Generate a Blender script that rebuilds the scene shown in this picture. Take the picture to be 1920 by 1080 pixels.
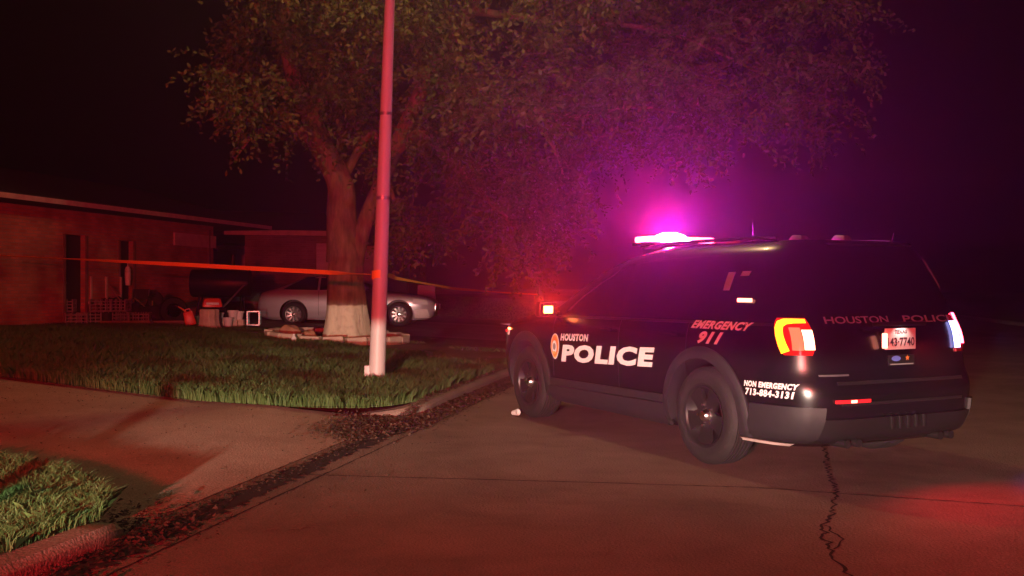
import bpy, bmesh, math, random
import numpy as np
from mathutils import Vector, Matrix
from mathutils.bvhtree import BVHTree
PI = math.pi
R = math.radians
random.seed(7)
rng = np.random.default_rng(7)
SC = bpy.context.scene
COL = SC.collection
for _o in list(bpy.data.objects): bpy.data.objects.remove(_o)

# ------------------------------------------------------------------ camera, world, exposure
CH, F = 1.38, 1803.0                      # camera height (m), focal length in photo pixels
cam = bpy.data.cameras.new('camera'); camo = bpy.data.objects.new('camera', cam); COL.objects.link(camo)
camo.location = (0, 0, CH); camo.rotation_euler = (PI/2, 0, 0)
cam.sensor_width = 36; cam.lens = 36*F/1920; cam.clip_end = 600; cam.clip_start = .05
SC.camera = camo
W_ = bpy.data.worlds.new('World'); SC.world = W_; W_.use_nodes = True
nt = W_.node_tree
sky = nt.nodes.new('ShaderNodeTexSky'); sky.sky_type = 'NISHITA'; sky.sun_disc = False
sky.sun_elevation = R(-6); sky.sun_rotation = R(200)
nt.links.new(sky.outputs[0], nt.nodes['Background'].inputs[0])
nt.nodes['Background'].inputs[1].default_value = .02
SC.view_settings.view_transform = 'Standard'; SC.view_settings.look = 'None'
SC.view_settings.exposure = 0; SC.view_settings.gamma = 1
SC.render.engine = 'CYCLES'
SC.cycles.use_denoising = True
SC.cycles.volume_bounces = 0
SC.cycles.max_bounces = 6
SC.cycles.sample_clamp_indirect = 4

def at(px, py, Y):                        # a point of the place seen at a photo pixel, at distance Y
    return Vector(((px-960)/F*Y, Y, CH-(py-540)/F*Y))

# ------------------------------------------------------------------ lamps of the place
LP = dict(
    bar_blue=(750, (.55, .01, 1.0)), bar_red=(950, (1.0, .01, .20)),
    mirror=(450, (1, .03, .02)), tail=(7, (1, .06, .03)), plate=(85, (1, .02, .03)), blue=(45, (.12, .15, 1)),
    street=(132, (1, .62, .28)), head=(8400, (1, .90, .72)), red=(2600, (1, .02, .03)), haze=.004, g=.80)

def lamp(kind, loc, energy, color, radius=.03, parent=None, **kw):
    l = bpy.data.lights.new('lamp_light', kind); l.energy = energy; l.color = color
    if kind in ('POINT', 'SPOT'): l.shadow_soft_size = radius
    for k, v in kw.items(): setattr(l, k, v)
    o = bpy.data.objects.new('lamp_light', l); COL.objects.link(o); o.location = loc
    if parent: o.parent = parent
    return o

# street lamp on the pole by the kerb (its head is above the picture)
street = lamp('SPOT', (-.75, 13.1, 8.25), LP['street'][0]*4, LP['street'][1], .12, spot_size=R(180), spot_blend=.12)
# headlamp of the patrol car parked behind the photographer: low beam with a flat cut-off
head = lamp('POINT', (-1.78, -2.9, .75), LP['head'][0], LP['head'][1], .075)
def beam(l, lo0, lo1, hi0, hi1):
    l.use_nodes = True; n = l.node_tree; em = n.nodes['Emission']
    tc = n.nodes.new('ShaderNodeTexCoord'); sx = n.nodes.new('ShaderNodeSeparateXYZ')
    n.links.new(tc.outputs['Normal'], sx.inputs[0])
    a = n.nodes.new('ShaderNodeMapRange'); a.interpolation_type = 'SMOOTHSTEP'
    a.inputs['From Min'].default_value = lo0; a.inputs['From Max'].default_value = lo1
    b = n.nodes.new('ShaderNodeMapRange'); b.interpolation_type = 'SMOOTHSTEP'
    b.inputs['From Min'].default_value = hi0; b.inputs['From Max'].default_value = hi1
    b.inputs['To Min'].default_value = 1; b.inputs['To Max'].default_value = .035   # a little stray light above the cut-off
    c = n.nodes.new('ShaderNodeMapRange'); c.interpolation_type = 'SMOOTHSTEP'
    c.inputs['From Min'].default_value = -.26; c.inputs['From Max'].default_value = -.08; bk = n.nodes.new('ShaderNodeMath'); bk.operation = 'GREATER_THAN'; bk.inputs[1].default_value = .3; n.links.new(sx.outputs['Y'], bk.inputs[0])
    n.links.new(sx.outputs['Z'], a.inputs[0]); n.links.new(sx.outputs['Z'], b.inputs[0]); n.links.new(sx.outputs['X'], c.inputs[0])
    m1 = n.nodes.new('ShaderNodeMath'); m1.operation = 'MULTIPLY'; m2 = n.nodes.new('ShaderNodeMath'); m2.operation = 'MULTIPLY'
    n.links.new(a.outputs[0], m1.inputs[0]); n.links.new(b.outputs[0], m1.inputs[1])
    n.links.new(m1.outputs[0], m2.inputs[0]); n.links.new(c.outputs[0], m2.inputs[1])
    m3 = n.nodes.new('ShaderNodeMath'); m3.operation = 'MULTIPLY'; n.links.new(m2.outputs[0], m3.inputs[0]); n.links.new(bk.outputs[0], m3.inputs[1]); n.links.new(m3.outputs[0], em.inputs['Strength'])
beam(head.data, -.088, -.062, .010, .017)
# red roof lamp of that same car
redl = lamp('SPOT', (-2.0, -5.2, 2.02), LP['red'][0]*4, LP['red'][1], .05, spot_size=R(120), spot_blend=1)
redl.rotation_euler = (R(86), 0, R(9))
redl.data.use_nodes = True; n_ = redl.data.node_tree; tc_ = n_.nodes.new('ShaderNodeTexCoord'); sx_ = n_.nodes.new('ShaderNodeSeparateXYZ'); mr_ = n_.nodes.new('ShaderNodeMapRange')
n_.links.new(tc_.outputs['Normal'], sx_.inputs[0]); n_.links.new(sx_.outputs['Y'], mr_.inputs[0]); n_.links.new(mr_.outputs[0], n_.nodes['Emission'].inputs['Strength'])   # local y is up
mr_.inputs['From Min'].default_value = -.27; mr_.inputs['From Max'].default_value = -.08; mr_.inputs['To Min'].default_value = .06
mu_ = n_.nodes.new('ShaderNodeMapRange'); mu_.inputs['From Min'].default_value = .20; mu_.inputs['From Max'].default_value = .42; mu_.inputs['To Min'].default_value = 1; mu_.inputs['To Max'].default_value = .08
mm_ = n_.nodes.new('ShaderNodeMath'); mm_.operation = 'MULTIPLY'; n_.links.new(sx_.outputs['Y'], mu_.inputs[0]); n_.links.new(mr_.outputs[0], mm_.inputs[0]); n_.links.new(mu_.outputs[0], mm_.inputs[1]); n_.links.new(mm_.outputs[0], n_.nodes['Emission'].inputs['Strength'])

# ------------------------------------------------------------------ tags
def tag(o, label=None, cat=None, group=None, kind=None):
    if label: o['label'] = label
    if cat: o['category'] = cat
    if group: o['group'] = group
    if kind: o['kind'] = kind
    return o
def empty(name, loc, rz=0, label=None, cat=None, group=None):
    o = bpy.data.objects.new(name, None); COL.objects.link(o); o.location = loc; o.rotation_euler = (0, 0, rz)
    o.empty_display_size = .1
    return tag(o, label, cat, group)
def copy_tree(o, parent=None):
    c = o.copy(); COL.objects.link(c); c.parent = parent
    for ch in o.children:
        if ch.type != 'LIGHT': copy_tree(ch, c)
    return c

# ------------------------------------------------------------------ materials
def mat(name, base, rough=.6, metal=0, var=0, vscale=4, bump=0, bscale=30, coat=0, spec=.5, base2=None, stretch=None, emit=None, es=0, trans=0):
    m = bpy.data.materials.new(name); m.use_nodes = True
    n, l = m.node_tree.nodes, m.node_tree.links
    b = n['Principled BSDF']
    b.inputs['Base Color'].default_value = (*base, 1); b.inputs['Roughness'].default_value = rough
    b.inputs['Metallic'].default_value = metal; b.inputs['Coat Weight'].default_value = coat
    b.inputs['Specular IOR Level'].default_value = spec; b.inputs['Coat Roughness'].default_value = .06
    tc = n.new('ShaderNodeTexCoord'); mp = n.new('ShaderNodeMapping'); l.new(tc.outputs['Object'], mp.inputs[0])
    if stretch: mp.inputs['Scale'].default_value = stretch
    if var or base2:
        t = n.new('ShaderNodeTexNoise'); t.inputs['Scale'].default_value = vscale; t.inputs['Detail'].default_value = 8
        t.inputs['Roughness'].default_value = .65
        l.new(mp.outputs[0], t.inputs[0])
        r = n.new('ShaderNodeValToRGB'); r.color_ramp.elements[0].position = .32; r.color_ramp.elements[1].position = .68
        c2 = base2 or [c*(1+var) for c in base]; c1 = base if base2 else [c*(1-var) for c in base]
        r.color_ramp.elements[0].color = (*c1, 1); r.color_ramp.elements[1].color = (*c2, 1)
        l.new(t.outputs[0], r.inputs[0]); l.new(r.outputs[0], b.inputs['Base Color'])
    if bump:
        t2 = n.new('ShaderNodeTexNoise'); t2.inputs['Scale'].default_value = bscale; t2.inputs['Detail'].default_value = 6
        l.new(mp.outputs[0], t2.inputs[0])
        bp = n.new('ShaderNodeBump'); bp.inputs['Strength'].default_value = bump; bp.inputs['Distance'].default_value = .02
        l.new(t2.outputs[0], bp.inputs['Height']); l.new(bp.outputs[0], b.inputs['Normal'])
    if emit:
        b.inputs['Emission Color'].default_value = (*emit, 1); b.inputs['Emission Strength'].default_value = es
    if trans: b.inputs['Transmission Weight'].default_value = trans
    return m

def ground_mat(name, c1, c2, stain, rough=.8, bump=.5, sstr=.6):
    m = mat(name, c1, rough, base2=c2, vscale=1.3, bump=bump, bscale=55)
    n, l = m.node_tree.nodes, m.node_tree.links; b = n['Principled BSDF']
    src = b.inputs['Base Color'].links[0].from_socket
    tc = n.new('ShaderNodeTexCoord')
    t = n.new('ShaderNodeTexNoise'); t.inputs['Scale'].default_value = .45; t.inputs['Detail'].default_value = 10; t.inputs['Roughness'].default_value = .7
    t.inputs['Distortion'].default_value = .6
    l.new(tc.outputs['Object'], t.inputs[0])
    r = n.new('ShaderNodeMapRange'); r.inputs['From Min'].default_value = .5; r.inputs['From Max'].default_value = .72
    r.inputs['To Max'].default_value = sstr
    l.new(t.outputs[0], r.inputs[0])
    g = n.new('ShaderNodeTexNoise'); g.inputs['Scale'].default_value = 160; g.inputs['Detail'].default_value = 3
    l.new(tc.outputs['Object'], g.inputs[0])
    gr = n.new('ShaderNodeMapRange'); gr.inputs['From Min'].default_value = .3; gr.inputs['From Max'].default_value = .7
    gr.inputs['To Min'].default_value = .72; gr.inputs['To Max'].default_value = 1.2
    gr.inputs['To Min'].default_value = .6; gr.inputs['To Max'].default_value = 1.32; g.inputs['Scale'].default_value = 110; l.new(g.outputs[0], gr.inputs[0])
    mx = n.new('ShaderNodeMix'); mx.data_type = 'RGBA'; l.new(r.outputs[0], mx.inputs[0]); l.new(src, mx.inputs[6]); mx.inputs[7].default_value = (*stain, 1)
    mm = n.new('ShaderNodeMix'); mm.data_type = 'RGBA'; mm.blend_type = 'MULTIPLY'; mm.inputs[0].default_value = 1
    cb = n.new('ShaderNodeCombineColor')
    for i in range(3): l.new(gr.outputs[0], cb.inputs[i])
    l.new(mx.outputs[2], mm.inputs[6]); l.new(cb.outputs[0], mm.inputs[7]); l.new(mm.outputs[2], b.inputs['Base Color'])
    return m

def brick_mat(name, c1, c2, mortar):
    m = mat(name, c1, .85); n, l = m.node_tree.nodes, m.node_tree.links; b = n['Principled BSDF']
    tc = n.new('ShaderNodeTexCoord'); sx = n.new('ShaderNodeSeparateXYZ'); cx = n.new('ShaderNodeCombineXYZ')
    l.new(tc.outputs['Object'], sx.inputs[0])
    ad = n.new('ShaderNodeMath'); ad.operation = 'ADD'; l.new(sx.outputs[0], ad.inputs[0]); l.new(sx.outputs[1], ad.inputs[1])
    l.new(ad.outputs[0], cx.inputs[0]); l.new(sx.outputs[2], cx.inputs[1])
    br = n.new('ShaderNodeTexBrick'); br.inputs['Scale'].default_value = 1
    br.inputs['Brick Width'].default_value = .23; br.inputs['Row Height'].default_value = .075; br.inputs['Mortar Size'].default_value = .009
    br.inputs['Color1'].default_value = (*c1, 1); br.inputs['Color2'].default_value = (*c2, 1); br.inputs['Mortar'].default_value = (*mortar, 1)
    l.new(cx.outputs[0], br.inputs[0])
    t = n.new('ShaderNodeTexNoise'); t.inputs['Scale'].default_value = 1.2; t.inputs['Detail'].default_value = 8; l.new(tc.outputs['Object'], t.inputs[0])
    r = n.new('ShaderNodeMapRange'); r.inputs['From Min'].default_value = .3; r.inputs['From Max'].default_value = .7; r.inputs['To Min'].default_value = .6; r.inputs['To Max'].default_value = 1.2
    l.new(t.outputs[0], r.inputs[0]); cb = n.new('ShaderNodeCombineColor')
    for i in range(3): l.new(r.outputs[0], cb.inputs[i])
    mm = n.new('ShaderNodeMix'); mm.data_type = 'RGBA'; mm.blend_type = 'MULTIPLY'; mm.inputs[0].default_value = 1
    l.new(br.outputs[0], mm.inputs[6]); l.new(cb.outputs[0], mm.inputs[7]); l.new(mm.outputs[2], b.inputs['Base Color'])
    bp = n.new('ShaderNodeBump'); bp.inputs['Strength'].default_value = .6; bp.inputs['Distance'].default_value = .01; bp.invert = True
    l.new(br.outputs['Fac'], bp.inputs['Height']); l.new(bp.outputs[0], b.inputs['Normal'])
    return m

def leaf_mat(name, c1, c2, vs, tr=.25):
    m = mat(name, c1, .55, base2=c2, vscale=vs, spec=.35)
    n, l = m.node_tree.nodes, m.node_tree.links; b = n['Principled BSDF']
    src = b.inputs['Base Color'].links[0].from_socket
    tl = n.new('ShaderNodeBsdfTranslucent'); l.new(src, tl.inputs[0])
    mx = n.new('ShaderNodeMixShader'); mx.inputs[0].default_value = tr
    l.new(b.outputs[0], mx.inputs[1]); l.new(tl.outputs[0], mx.inputs[2]); l.new(mx.outputs[0], n['Material Output'].inputs[0])
    return m

M = dict(
    road=ground_mat('road_concrete', (.19, .145, .115), (.29, .225, .18), (.09, .062, .048), .72, .8, .85),
    drive=ground_mat('drive_concrete', (.36, .24, .18), (.48, .34, .26), (.22, .13, .09), .8, .5),
    curb=ground_mat('kerb_concrete', (.24, .19, .15), (.34, .28, .22), (.14, .10, .07), .8, .6),
    dirt=ground_mat('dirt', (.10, .075, .05), (.19, .15, .11), (.07, .06, .04), .95, .9),
    turf=ground_mat('turf_soil', (.035, .04, .015), (.06, .065, .025), (.05, .04, .02), .95, .9),
    grass=leaf_mat('grass_blade', (.06, .15, .035), (.14, .24, .07), 3),
    leaf=leaf_mat('tree_leaf', (.05, .075, .02), (.19, .20, .05), 1.6, .25),
    litter=mat('leaf_litter', (.025, .016, .01), .9, base2=(.12, .07, .04), vscale=14),
    trackm=mat('tyre_polish', (.13, .108, .09), .6, base2=(.2, .168, .138), vscale=7, stretch=(1, .2, 1)), crack=mat('crack_dirt', (.02, .015, .012), .95),
    bark=mat('bark', (.12, .075, .05), .9, base2=(.34, .22, .15), vscale=9, bump=1, bscale=16, stretch=(1, 1, .25)),
    paint=mat('black_car_paint', (.006, .006, .008), .26, coat=.2, spec=.5, bump=.02, bscale=3),
    plastic=mat('grey_cladding', (.018, .018, .021), .55, var=.15, vscale=20, bump=.1, bscale=200),
    blackp=mat('black_plastic', (.012, .012, .013), .45),
    glass=mat('dark_glass', (.006, .006, .008), .06, spec=.6),
    rubber=mat('tyre_rubber', (.012, .0115, .012), .75, var=.25, vscale=12, bump=.3, bscale=60),
    rimblk=mat('black_steel_rim', (.02, .02, .022), .4, metal=.3),
    chrome=mat('chrome', (.75, .75, .75), .2, metal=1),
    steel=mat('steel', (.4, .4, .4), .35, metal=.8, var=.2, vscale=10),
    decal=mat('white_reflective_film', (.85, .85, .85), .4),
    decal2=mat('grey_film', (.22, .22, .22), .5),
    pole=mat('white_painted_pole', (.50, .47, .44), .45, base2=(.60, .57, .53), vscale=3, stretch=(1, 1, .2), bump=.1, bscale=50),
    gold=mat('gold_film', (.8, .5, .12), .45), orange=mat('orange_film', (.75, .22, .05), .5),
    bluef=mat('blue_film', (.12, .18, .6), .5), platew=mat('plate_white', (.75, .72, .7), .5), ink=mat('plate_ink', (.04, .03, .05), .6),
    e_white=mat('lamp_core', (.8, .8, .8), .4, emit=(1, .72, 1), es=60),
    e_red=mat('lamp_red', (.5, .02, .02), .3, emit=(1, .05, .1), es=22),
    e_redw=mat('lamp_red_hot', (.6, .1, .05), .3, emit=(1, .20, .06), es=16),
    e_yel=mat('lamp_amber', (.8, .3, .02), .3, emit=(1, .33, .01), es=4.5),
    e_tail=mat('lamp_tail', (.8, .2, .1), .3, emit=(1, .42, .25), es=6),
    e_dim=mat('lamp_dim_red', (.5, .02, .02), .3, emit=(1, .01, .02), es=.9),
    e_glow=mat('lamp_lens_glow', (.4, .01, .01), .2, emit=(1, .02, .01), es=.55), e_mid=mat('lamp_mid', (.6, .05, .03), .3, emit=(1, .13, .06), es=2.2),
    e_blue=mat('lamp_blue_white', (.5, .5, .8), .3, emit=(.32, .38, 1), es=6),
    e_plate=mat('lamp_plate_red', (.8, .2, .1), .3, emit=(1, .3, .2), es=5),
    redlens=mat('red_lens', (.25, .01, .01), .15, coat=.5),
    clear=mat('clear_lens', (.7, .7, .72), .15, coat=.5),
    silver=mat('silver_paint', (.52, .52, .56), .32, metal=.35, coat=.6),
    brick=brick_mat('brick', (.40, .14, .09), (.54, .21, .14), (.34, .27, .22)),
    brick2=brick_mat('brown_brick', (.24, .15, .11), (.33, .2, .14), (.3, .26, .22)),
    siding=mat('pale_siding', (.66, .66, .76), .8, var=.12, vscale=2, bump=.2, bscale=8, stretch=(.2, .2, 6)),
    trim2=mat('brown_trim', (.2, .13, .1), .7, var=.2, vscale=6), trim=mat('pale_trim', (.6, .52, .48), .7, var=.15, vscale=5),
    shingle=mat('dark_shingles', (.03, .028, .028), .95, var=.3, vscale=8, bump=.6, bscale=20),
    door=mat('dark_door', (.035, .03, .035), .5), wood=mat('wood', (.2, .13, .08), .8, base2=(.32, .22, .14), vscale=6, stretch=(1, 1, 6)),
    stone=mat('edging_stone', (.52, .42, .32), .85, base2=(.68, .58, .46), vscale=6, bump=.6, bscale=30),
    tape=mat('orange_tape', (.95, .46, .05), .45), dark=mat('dark_cloth', (.03, .028, .032), .8, var=.3, vscale=8),
    greyp=mat('grey_crate', (.22, .21, .2), .6, var=.2, vscale=6), white=mat('white_plastic', (.75, .73, .7), .5, var=.1, vscale=9),
    card=mat('cardboard', (.42, .3, .2), .85, var=.15, vscale=5), redp=mat('red_plastic', (.75, .06, .03), .35),
    pinkp=mat('pink_plastic', (.5, .2, .22), .5), greenp=mat('green_plastic', (.03, .16, .09), .5), terra=mat('terracotta', (.4, .2, .12), .8, var=.2, vscale=7))

# ------------------------------------------------------------------ mesh builder
class MB:
    def __init__(s): s.v = []; s.f = []; s.m = []
    def add(s, vs, fs, mi=0):
        b = len(s.v); s.v += [tuple(v) for v in vs]; s.f += [tuple(i+b for i in f) for f in fs]; s.m += [mi]*len(fs); return s
    def box(s, c, d, rot=None, mi=0, bev=0, taper=1):
        hx, hy, hz = d[0]/2, d[1]/2, d[2]/2
        bm = bmesh.new(); bmesh.ops.create_cube(bm, size=1)
        for v in bm.verts:
            k = taper if v.co.z > 0 else 1
            v.co = Vector((v.co.x*d[0]*k, v.co.y*d[1]*k, v.co.z*d[2]))
        if bev: bmesh.ops.bevel(bm, geom=list(bm.edges), offset=bev, segments=2, affect='EDGES', profile=.6)
        Mx = Matrix.Translation(c) @ (rot.to_4x4() if rot else Matrix())
        bm.verts.ensure_lookup_table()
        s.add([Mx @ v.co for v in bm.verts], [[v.index for v in f.verts] for f in bm.faces], mi); bm.free(); return s
    def tube(s, pts, rad, n=10, mi=0, cap=True):
        pts = [Vector(p) for p in pts]; rad = rad if hasattr(rad, '__len__') else [rad]*len(pts)
        vs = []; up = Vector((0, 0, 1)); t0 = (pts[1]-pts[0]).normalized()
        a = t0.cross(up); a = a.normalized() if a.length > .05 else Vector((1, 0, 0))
        for i, p in enumerate(pts):
            t = (pts[min(i+1, len(pts)-1)]-pts[max(i-1, 0)]).normalized()
            a = (a - t*a.dot(t)).normalized(); b = t.cross(a)
            for k in range(n):
                th = 2*PI*k/n; vs.append(p+(a*math.cos(th)+b*math.sin(th))*rad[i])
        fs = [[i*n+k, i*n+(k+1) % n, (i+1)*n+(k+1) % n, (i+1)*n+k] for i in range(len(pts)-1) for k in range(n)]
        if cap: fs += [list(range(n))[::-1], [(len(pts)-1)*n+k for k in range(n)]]
        return s.add(vs, fs, mi)
    def lathe(s, prof, n=40, Mx=None, mi=0, a0=0, a1=2*PI, closed=True):   # prof (r, h) about local z
        Mx = Mx or Matrix(); vs = []; L = len(prof)
        nn = n if closed else n+1
        for k in range(nn):
            th = a0+(a1-a0)*k/n
            for r, h in prof: vs.append(Mx @ Vector((r*math.cos(th), r*math.sin(th), h)))
        fs = []
        for k in range(n):
            k2 = (k+1) % nn if closed else k+1
            for j in range(L-1): fs.append([k*L+j, k2*L+j, k2*L+j+1, k*L+j+1])
        return s.add(vs, fs, mi)
    def grid(s, P, mi=0):                                             # P: rows of points
        a, b = len(P), len(P[0])
        return s.add([p for r in P for p in r], [[i*b+j, i*b+j+1, (i+1)*b+j+1, (i+1)*b+j] for i in range(a-1) for j in range(b-1)], mi)
    def build(s, name, mats, parent=None, smooth=35, loc=None):
        me = bpy.data.meshes.new(name); me.from_pydata([tuple(v) for v in s.v], [], s.f)
        mats = mats if isinstance(mats, (list, tuple)) else [mats]
        for m in mats: me.materials.append(m)
        if len(mats) > 1: me.polygons.foreach_set('material_index', s.m)
        me.validate(); bm = bmesh.new(); bm.from_mesh(me); bmesh.ops.recalc_face_normals(bm, faces=bm.faces); bm.to_mesh(me); bm.free()
        if smooth:
            me.polygons.foreach_set('use_smooth', [True]*len(me.polygons)); me.set_sharp_from_angle(angle=R(smooth))
        o = bpy.data.objects.new(name, me); COL.objects.link(o)
        if parent: o.parent = parent
        if loc is not None: o.location = loc
        return o
def fast_mesh(name, verts, nper, m, parent=None):                     # many loose faces of nper corners
    n = len(verts); me = bpy.data.meshes.new(name); me.vertices.add(n); me.vertices.foreach_set('co', np.asarray(verts, dtype=np.float32).ravel())
    k = n//nper; me.loops.add(n); me.loops.foreach_set('vertex_index', np.arange(n, dtype=np.int32))
    me.polygons.add(k); me.polygons.foreach_set('loop_start', np.arange(0, n, nper, dtype=np.int32))
    me.update(calc_edges=True); me.materials.append(m)
    o = bpy.data.objects.new(name, me); COL.objects.link(o); o.parent = parent
    return o

# ------------------------------------------------------------------ terrain: s = metres left of the kerb, t = metres along it
C0 = np.array([-2.12, 5.79]); DD = np.array([.2108, .9775]); NN = np.array([-.9775, .2108])
def W2(s, t): return C0[0]+NN[0]*s+DD[0]*t, C0[1]+NN[1]*s+DD[1]*t
def ST(x, y): return (x-C0[0])*NN[0]+(y-C0[1])*NN[1], (x-C0[0])*DD[0]+(y-C0[1])*DD[1]
def sst(x, a, b):
    u = np.clip((x-a)/(b-a), 0, 1); return u*u*(3-2*u)
def h_lawn(s, t): return .13+.045*np.clip(s, 0, 9) + .42*sst(t, 24, 36)*sst(s, 0, 4)
def h_drive(s, t): return np.where(s < 1.2, np.clip(.125*s, 0, 1), h_lawn(s, t)-.034)
def h_at(x, y):
    s, t = ST(x, y); return float(h_lawn(s, t)) - .03
def tb(s): return np.interp(s, [0, .12, .3, .6, 1, 2, 5, 9, 16], [4.95, 4.5, 4.22, 4.02, 3.9, 3.82, 4.5, 5.0, 5.4])
def t2(s): return np.interp(s, [0, .15, .35, .6, .9, 1.5, 3, 16], [-.55, -.25, -.05, .15, .34, .45, .55, .6])
def tfar(s): return np.interp(s, [0, .24, 2.8, 5.9, 10.6, 14], [8.6, 8.9, 11.3, 13.3, 15.6, 15.0])
def sheet(name, S, T, hf, m, dz=0, kind='structure', jit=0):          # S, T arrays rows x cols
    P = []
    for i in range(S.shape[0]):
        row = []
        for j in range(S.shape[1]):
            x, y = W2(S[i, j], T[i, j]); z = float(hf(S[i, j], T[i, j]))+dz
            if jit: z += jit*math.sin(x*2.1+math.sin(y*1.7)*2)*math.cos(y*1.3)
            row.append((x, y, z))
        P.append(row)
    o = MB().grid(P).build(name, m, smooth=60); return tag(o, kind=kind)
def frange(a, b, n): return np.linspace(a, b, n)
# the ground: one big sheet out to the horizon, dipping under the road
xs = np.concatenate([[-300, -120, -60], frange(-35, -.02, 60), [0.0, -0.0+.02], [9, 9.2, 20, 60, 150, 300]])
sv = -np.sort(-np.concatenate([[300, 120, 60], frange(30, 1.4, 46), [1.2, .9, .6, .3, .1, 0, -.1, -14, -14.2, -18, -60, -150, -300]]))
tv = np.concatenate([[-300, -100, -40], frange(-20, 60, 90), [90, 150, 300]])
S, T = np.meshgrid(sv, tv)
def h_ground(s, t):
    left = h_lawn(s, t)-.03-.06*(1-sst(t, tfar(s)-1.6, tfar(s)-.4))
    if 0 < s < 1.4 and -1 < t < 5.2: left = min(left, .125*s-.05)
    if s < -14.1: return .11
    if s < -.05: return -.12
    if s < .02: return .0
    return left
sheet('ground', S, T, h_ground, M['dirt'])
S, T = np.meshgrid(frange(0, -14.0, 20), np.concatenate([frange(-40, 60, 60), [150]]))
road = sheet('road', S, T, lambda s, t: 0.0, M['road'])
# joints and cracks in the road slabs, children of the road
def strip(name, pts, w, parent, wj=.35, z=.004, m='crack', seg=.04):
    out = []; pts = [Vector((p[0], p[1], 0)) for p in pts]; L = []
    for a, b in zip(pts[:-1], pts[1:]):
        k = max(2, int((b-a).length/seg))
        for i in range(k): L.append(a.lerp(b, i/k))
    L.append(pts[-1]); rows = []
    for i, p in enumerate(L):
        t = (L[min(i+1, len(L)-1)]-L[max(i-1, 0)]).normalized(); nn_ = Vector((-t.y, t.x, 0))
        off = (random.random()-.5)*w*wj*2; ww = w*(.6+random.random()*.8)/2
        rows.append([(p+nn_*(off-ww)) + Vector((0, 0, z)), (p+nn_*(off+ww)) + Vector((0, 0, z))])
    return MB().grid(rows).build(name, M[m], parent, smooth=0)
def G(px, py, z=0):
    Y = F*(CH-z)/(py-540); return ((px-960)/F*Y, Y)
strip('slab_joint', [G(560, 890), G(760, 896), G(1100, 905), G(1420, 915), G(1560, 925), G(1920, 950)], .016, road)
strip('crack', [G(1545, 830), G(1552, 880), G(1572, 925), G(1560, 960), G(1548, 985), G(1545, 1010), G(1562, 1030), G(1570, 1050), G(1590, 1085)], .017, road, 1.6)
strip('crack', [G(1548, 985), G(1562, 1000), G(1580, 1012), G(1578, 1024), G(1562, 1030)], .010, road, 1.6)
strip('gutter_dirt_shade', [W2(-.22, -2.2), W2(-.22, 0), W2(-.2, 2), W2(-.22, 4), W2(-.30, 9)], .22, road, .12)  # dark strip paints gutter dirt and kerb shade together
strip('slab_joint', [W2(-.42, -2), W2(-.45, 4), W2(-.45, 30)], .014, road)
for a_, b_ in (((495, 996), (520, 990)), ((545, 993), (592, 987)), ((648, 967), (672, 966)), ((1130, 1040), (1160, 1037))):
    strip('scuff_mark', [G(*a_), G(*b_)], .022, road, 1.2, m='curb')
# drive 1 (near), apron meeting the gutter
sarr = np.concatenate([frange(0, 1.5, 22), frange(1.7, 16, 30)])
S = np.repeat(sarr[:, None], 16, 1); T = np.array([frange(t2(s)-.15, tb(s)+.15, 16) for s in sarr])
sheet('driveway', S, T, lambda s, t: h_drive(s, t)+.0, M['drive'], .006)
# lawns (soil skin) under the grass
T = np.array([frange(tb(s), tfar(s), 40) for s in sarr]); S = np.repeat(sarr[:, None], 40, 1)
sheet('lawn', S, T, h_lawn, M['turf'], 0, jit=.008)
T = np.array([frange(-9, t2(s), 20) for s in sarr]); S = np.repeat(sarr[:, None], 20, 1)
sheet('lawn_verge', S, T, h_lawn, M['turf'], 0, jit=.008)
# drive 2 to the grey car, and the far lawn strip
sarr2 = np.concatenate([frange(0, 1.5, 8), frange(2, 12, 20)])
S = np.repeat(sarr2[:, None], 12, 1); T = np.array([frange(15.8, 22.5, 12) for s in sarr2])
sheet('driveway_far', S, T, lambda s, t: h_drive(s, t)+.03, M['road'], .005)
S, T = np.meshgrid(frange(.2, 30, 30), frange(26, 60, 30)); sheet('lawn_far', S, T, h_lawn, M['turf'], .004)
# kerbs follow the lawn edges
def kerb(path, close_a=True, w=.16, h0=-.02, h1=None):
    prof = [(0, 0, -.1), (0.0, 0, .085), (.03, 0, .122), (w, 0, .126), (w, 0, -.1)]
    pts = [Vector((*W2(*p), 0)) for p in path]; rows = []
    for i, p in enumerate(pts):
        t = (pts[min(i+1, len(pts)-1)]-pts[max(i-1, 0)]).normalized(); nl = Vector((-t.y, t.x, 0))
        dip = path[i][2] if len(path[i]) > 2 else 1
        rows.append([p+nl*a+Vector((0, 0, c*dip if c > 0 else c)) for a, _, c in prof])
    mb = MB().grid(rows); n = len(prof)
    mb.f += [tuple(range(n)), tuple(range((len(rows)-1)*n, len(rows)*n))]; mb.m += [0, 0]
    return tag(mb.build('kerb', M['curb'], smooth=30), kind='structure')
def W2(s, t, *_): return C0[0]+NN[0]*s+DD[0]*t, C0[1]+NN[1]*s+DD[1]*t
kerb([(-.15+.9*(1-u)**2.2, 4.0+1.1*u, .35+.65*u) for u in frange(0, 1, 12)] + [(-.15, t) for t in frange(5.3, 9.2, 14)] + [(-.15, 9.8), (-.12, 10.2, .2)])
kerb([(-.15, t) for t in frange(-9, -1.0, 20)] + [(-.15, -.8), (-.13, -.6, .95), (-.08, -.48, .6), (0, -.40, .3)])
kerb([(-.15, t) for t in frange(24, 60, 24)])
# kerb on the far side of the road
rows = [[(*W2(-14.0+dx, t), z) for dx, z in ((0, -.1), (0, .12), (-.16, .13), (-.16, -.1))] for t in frange(-30, 60, 30)]
tag(MB().grid(rows).build('kerb', M['curb']), kind='structure')

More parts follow.
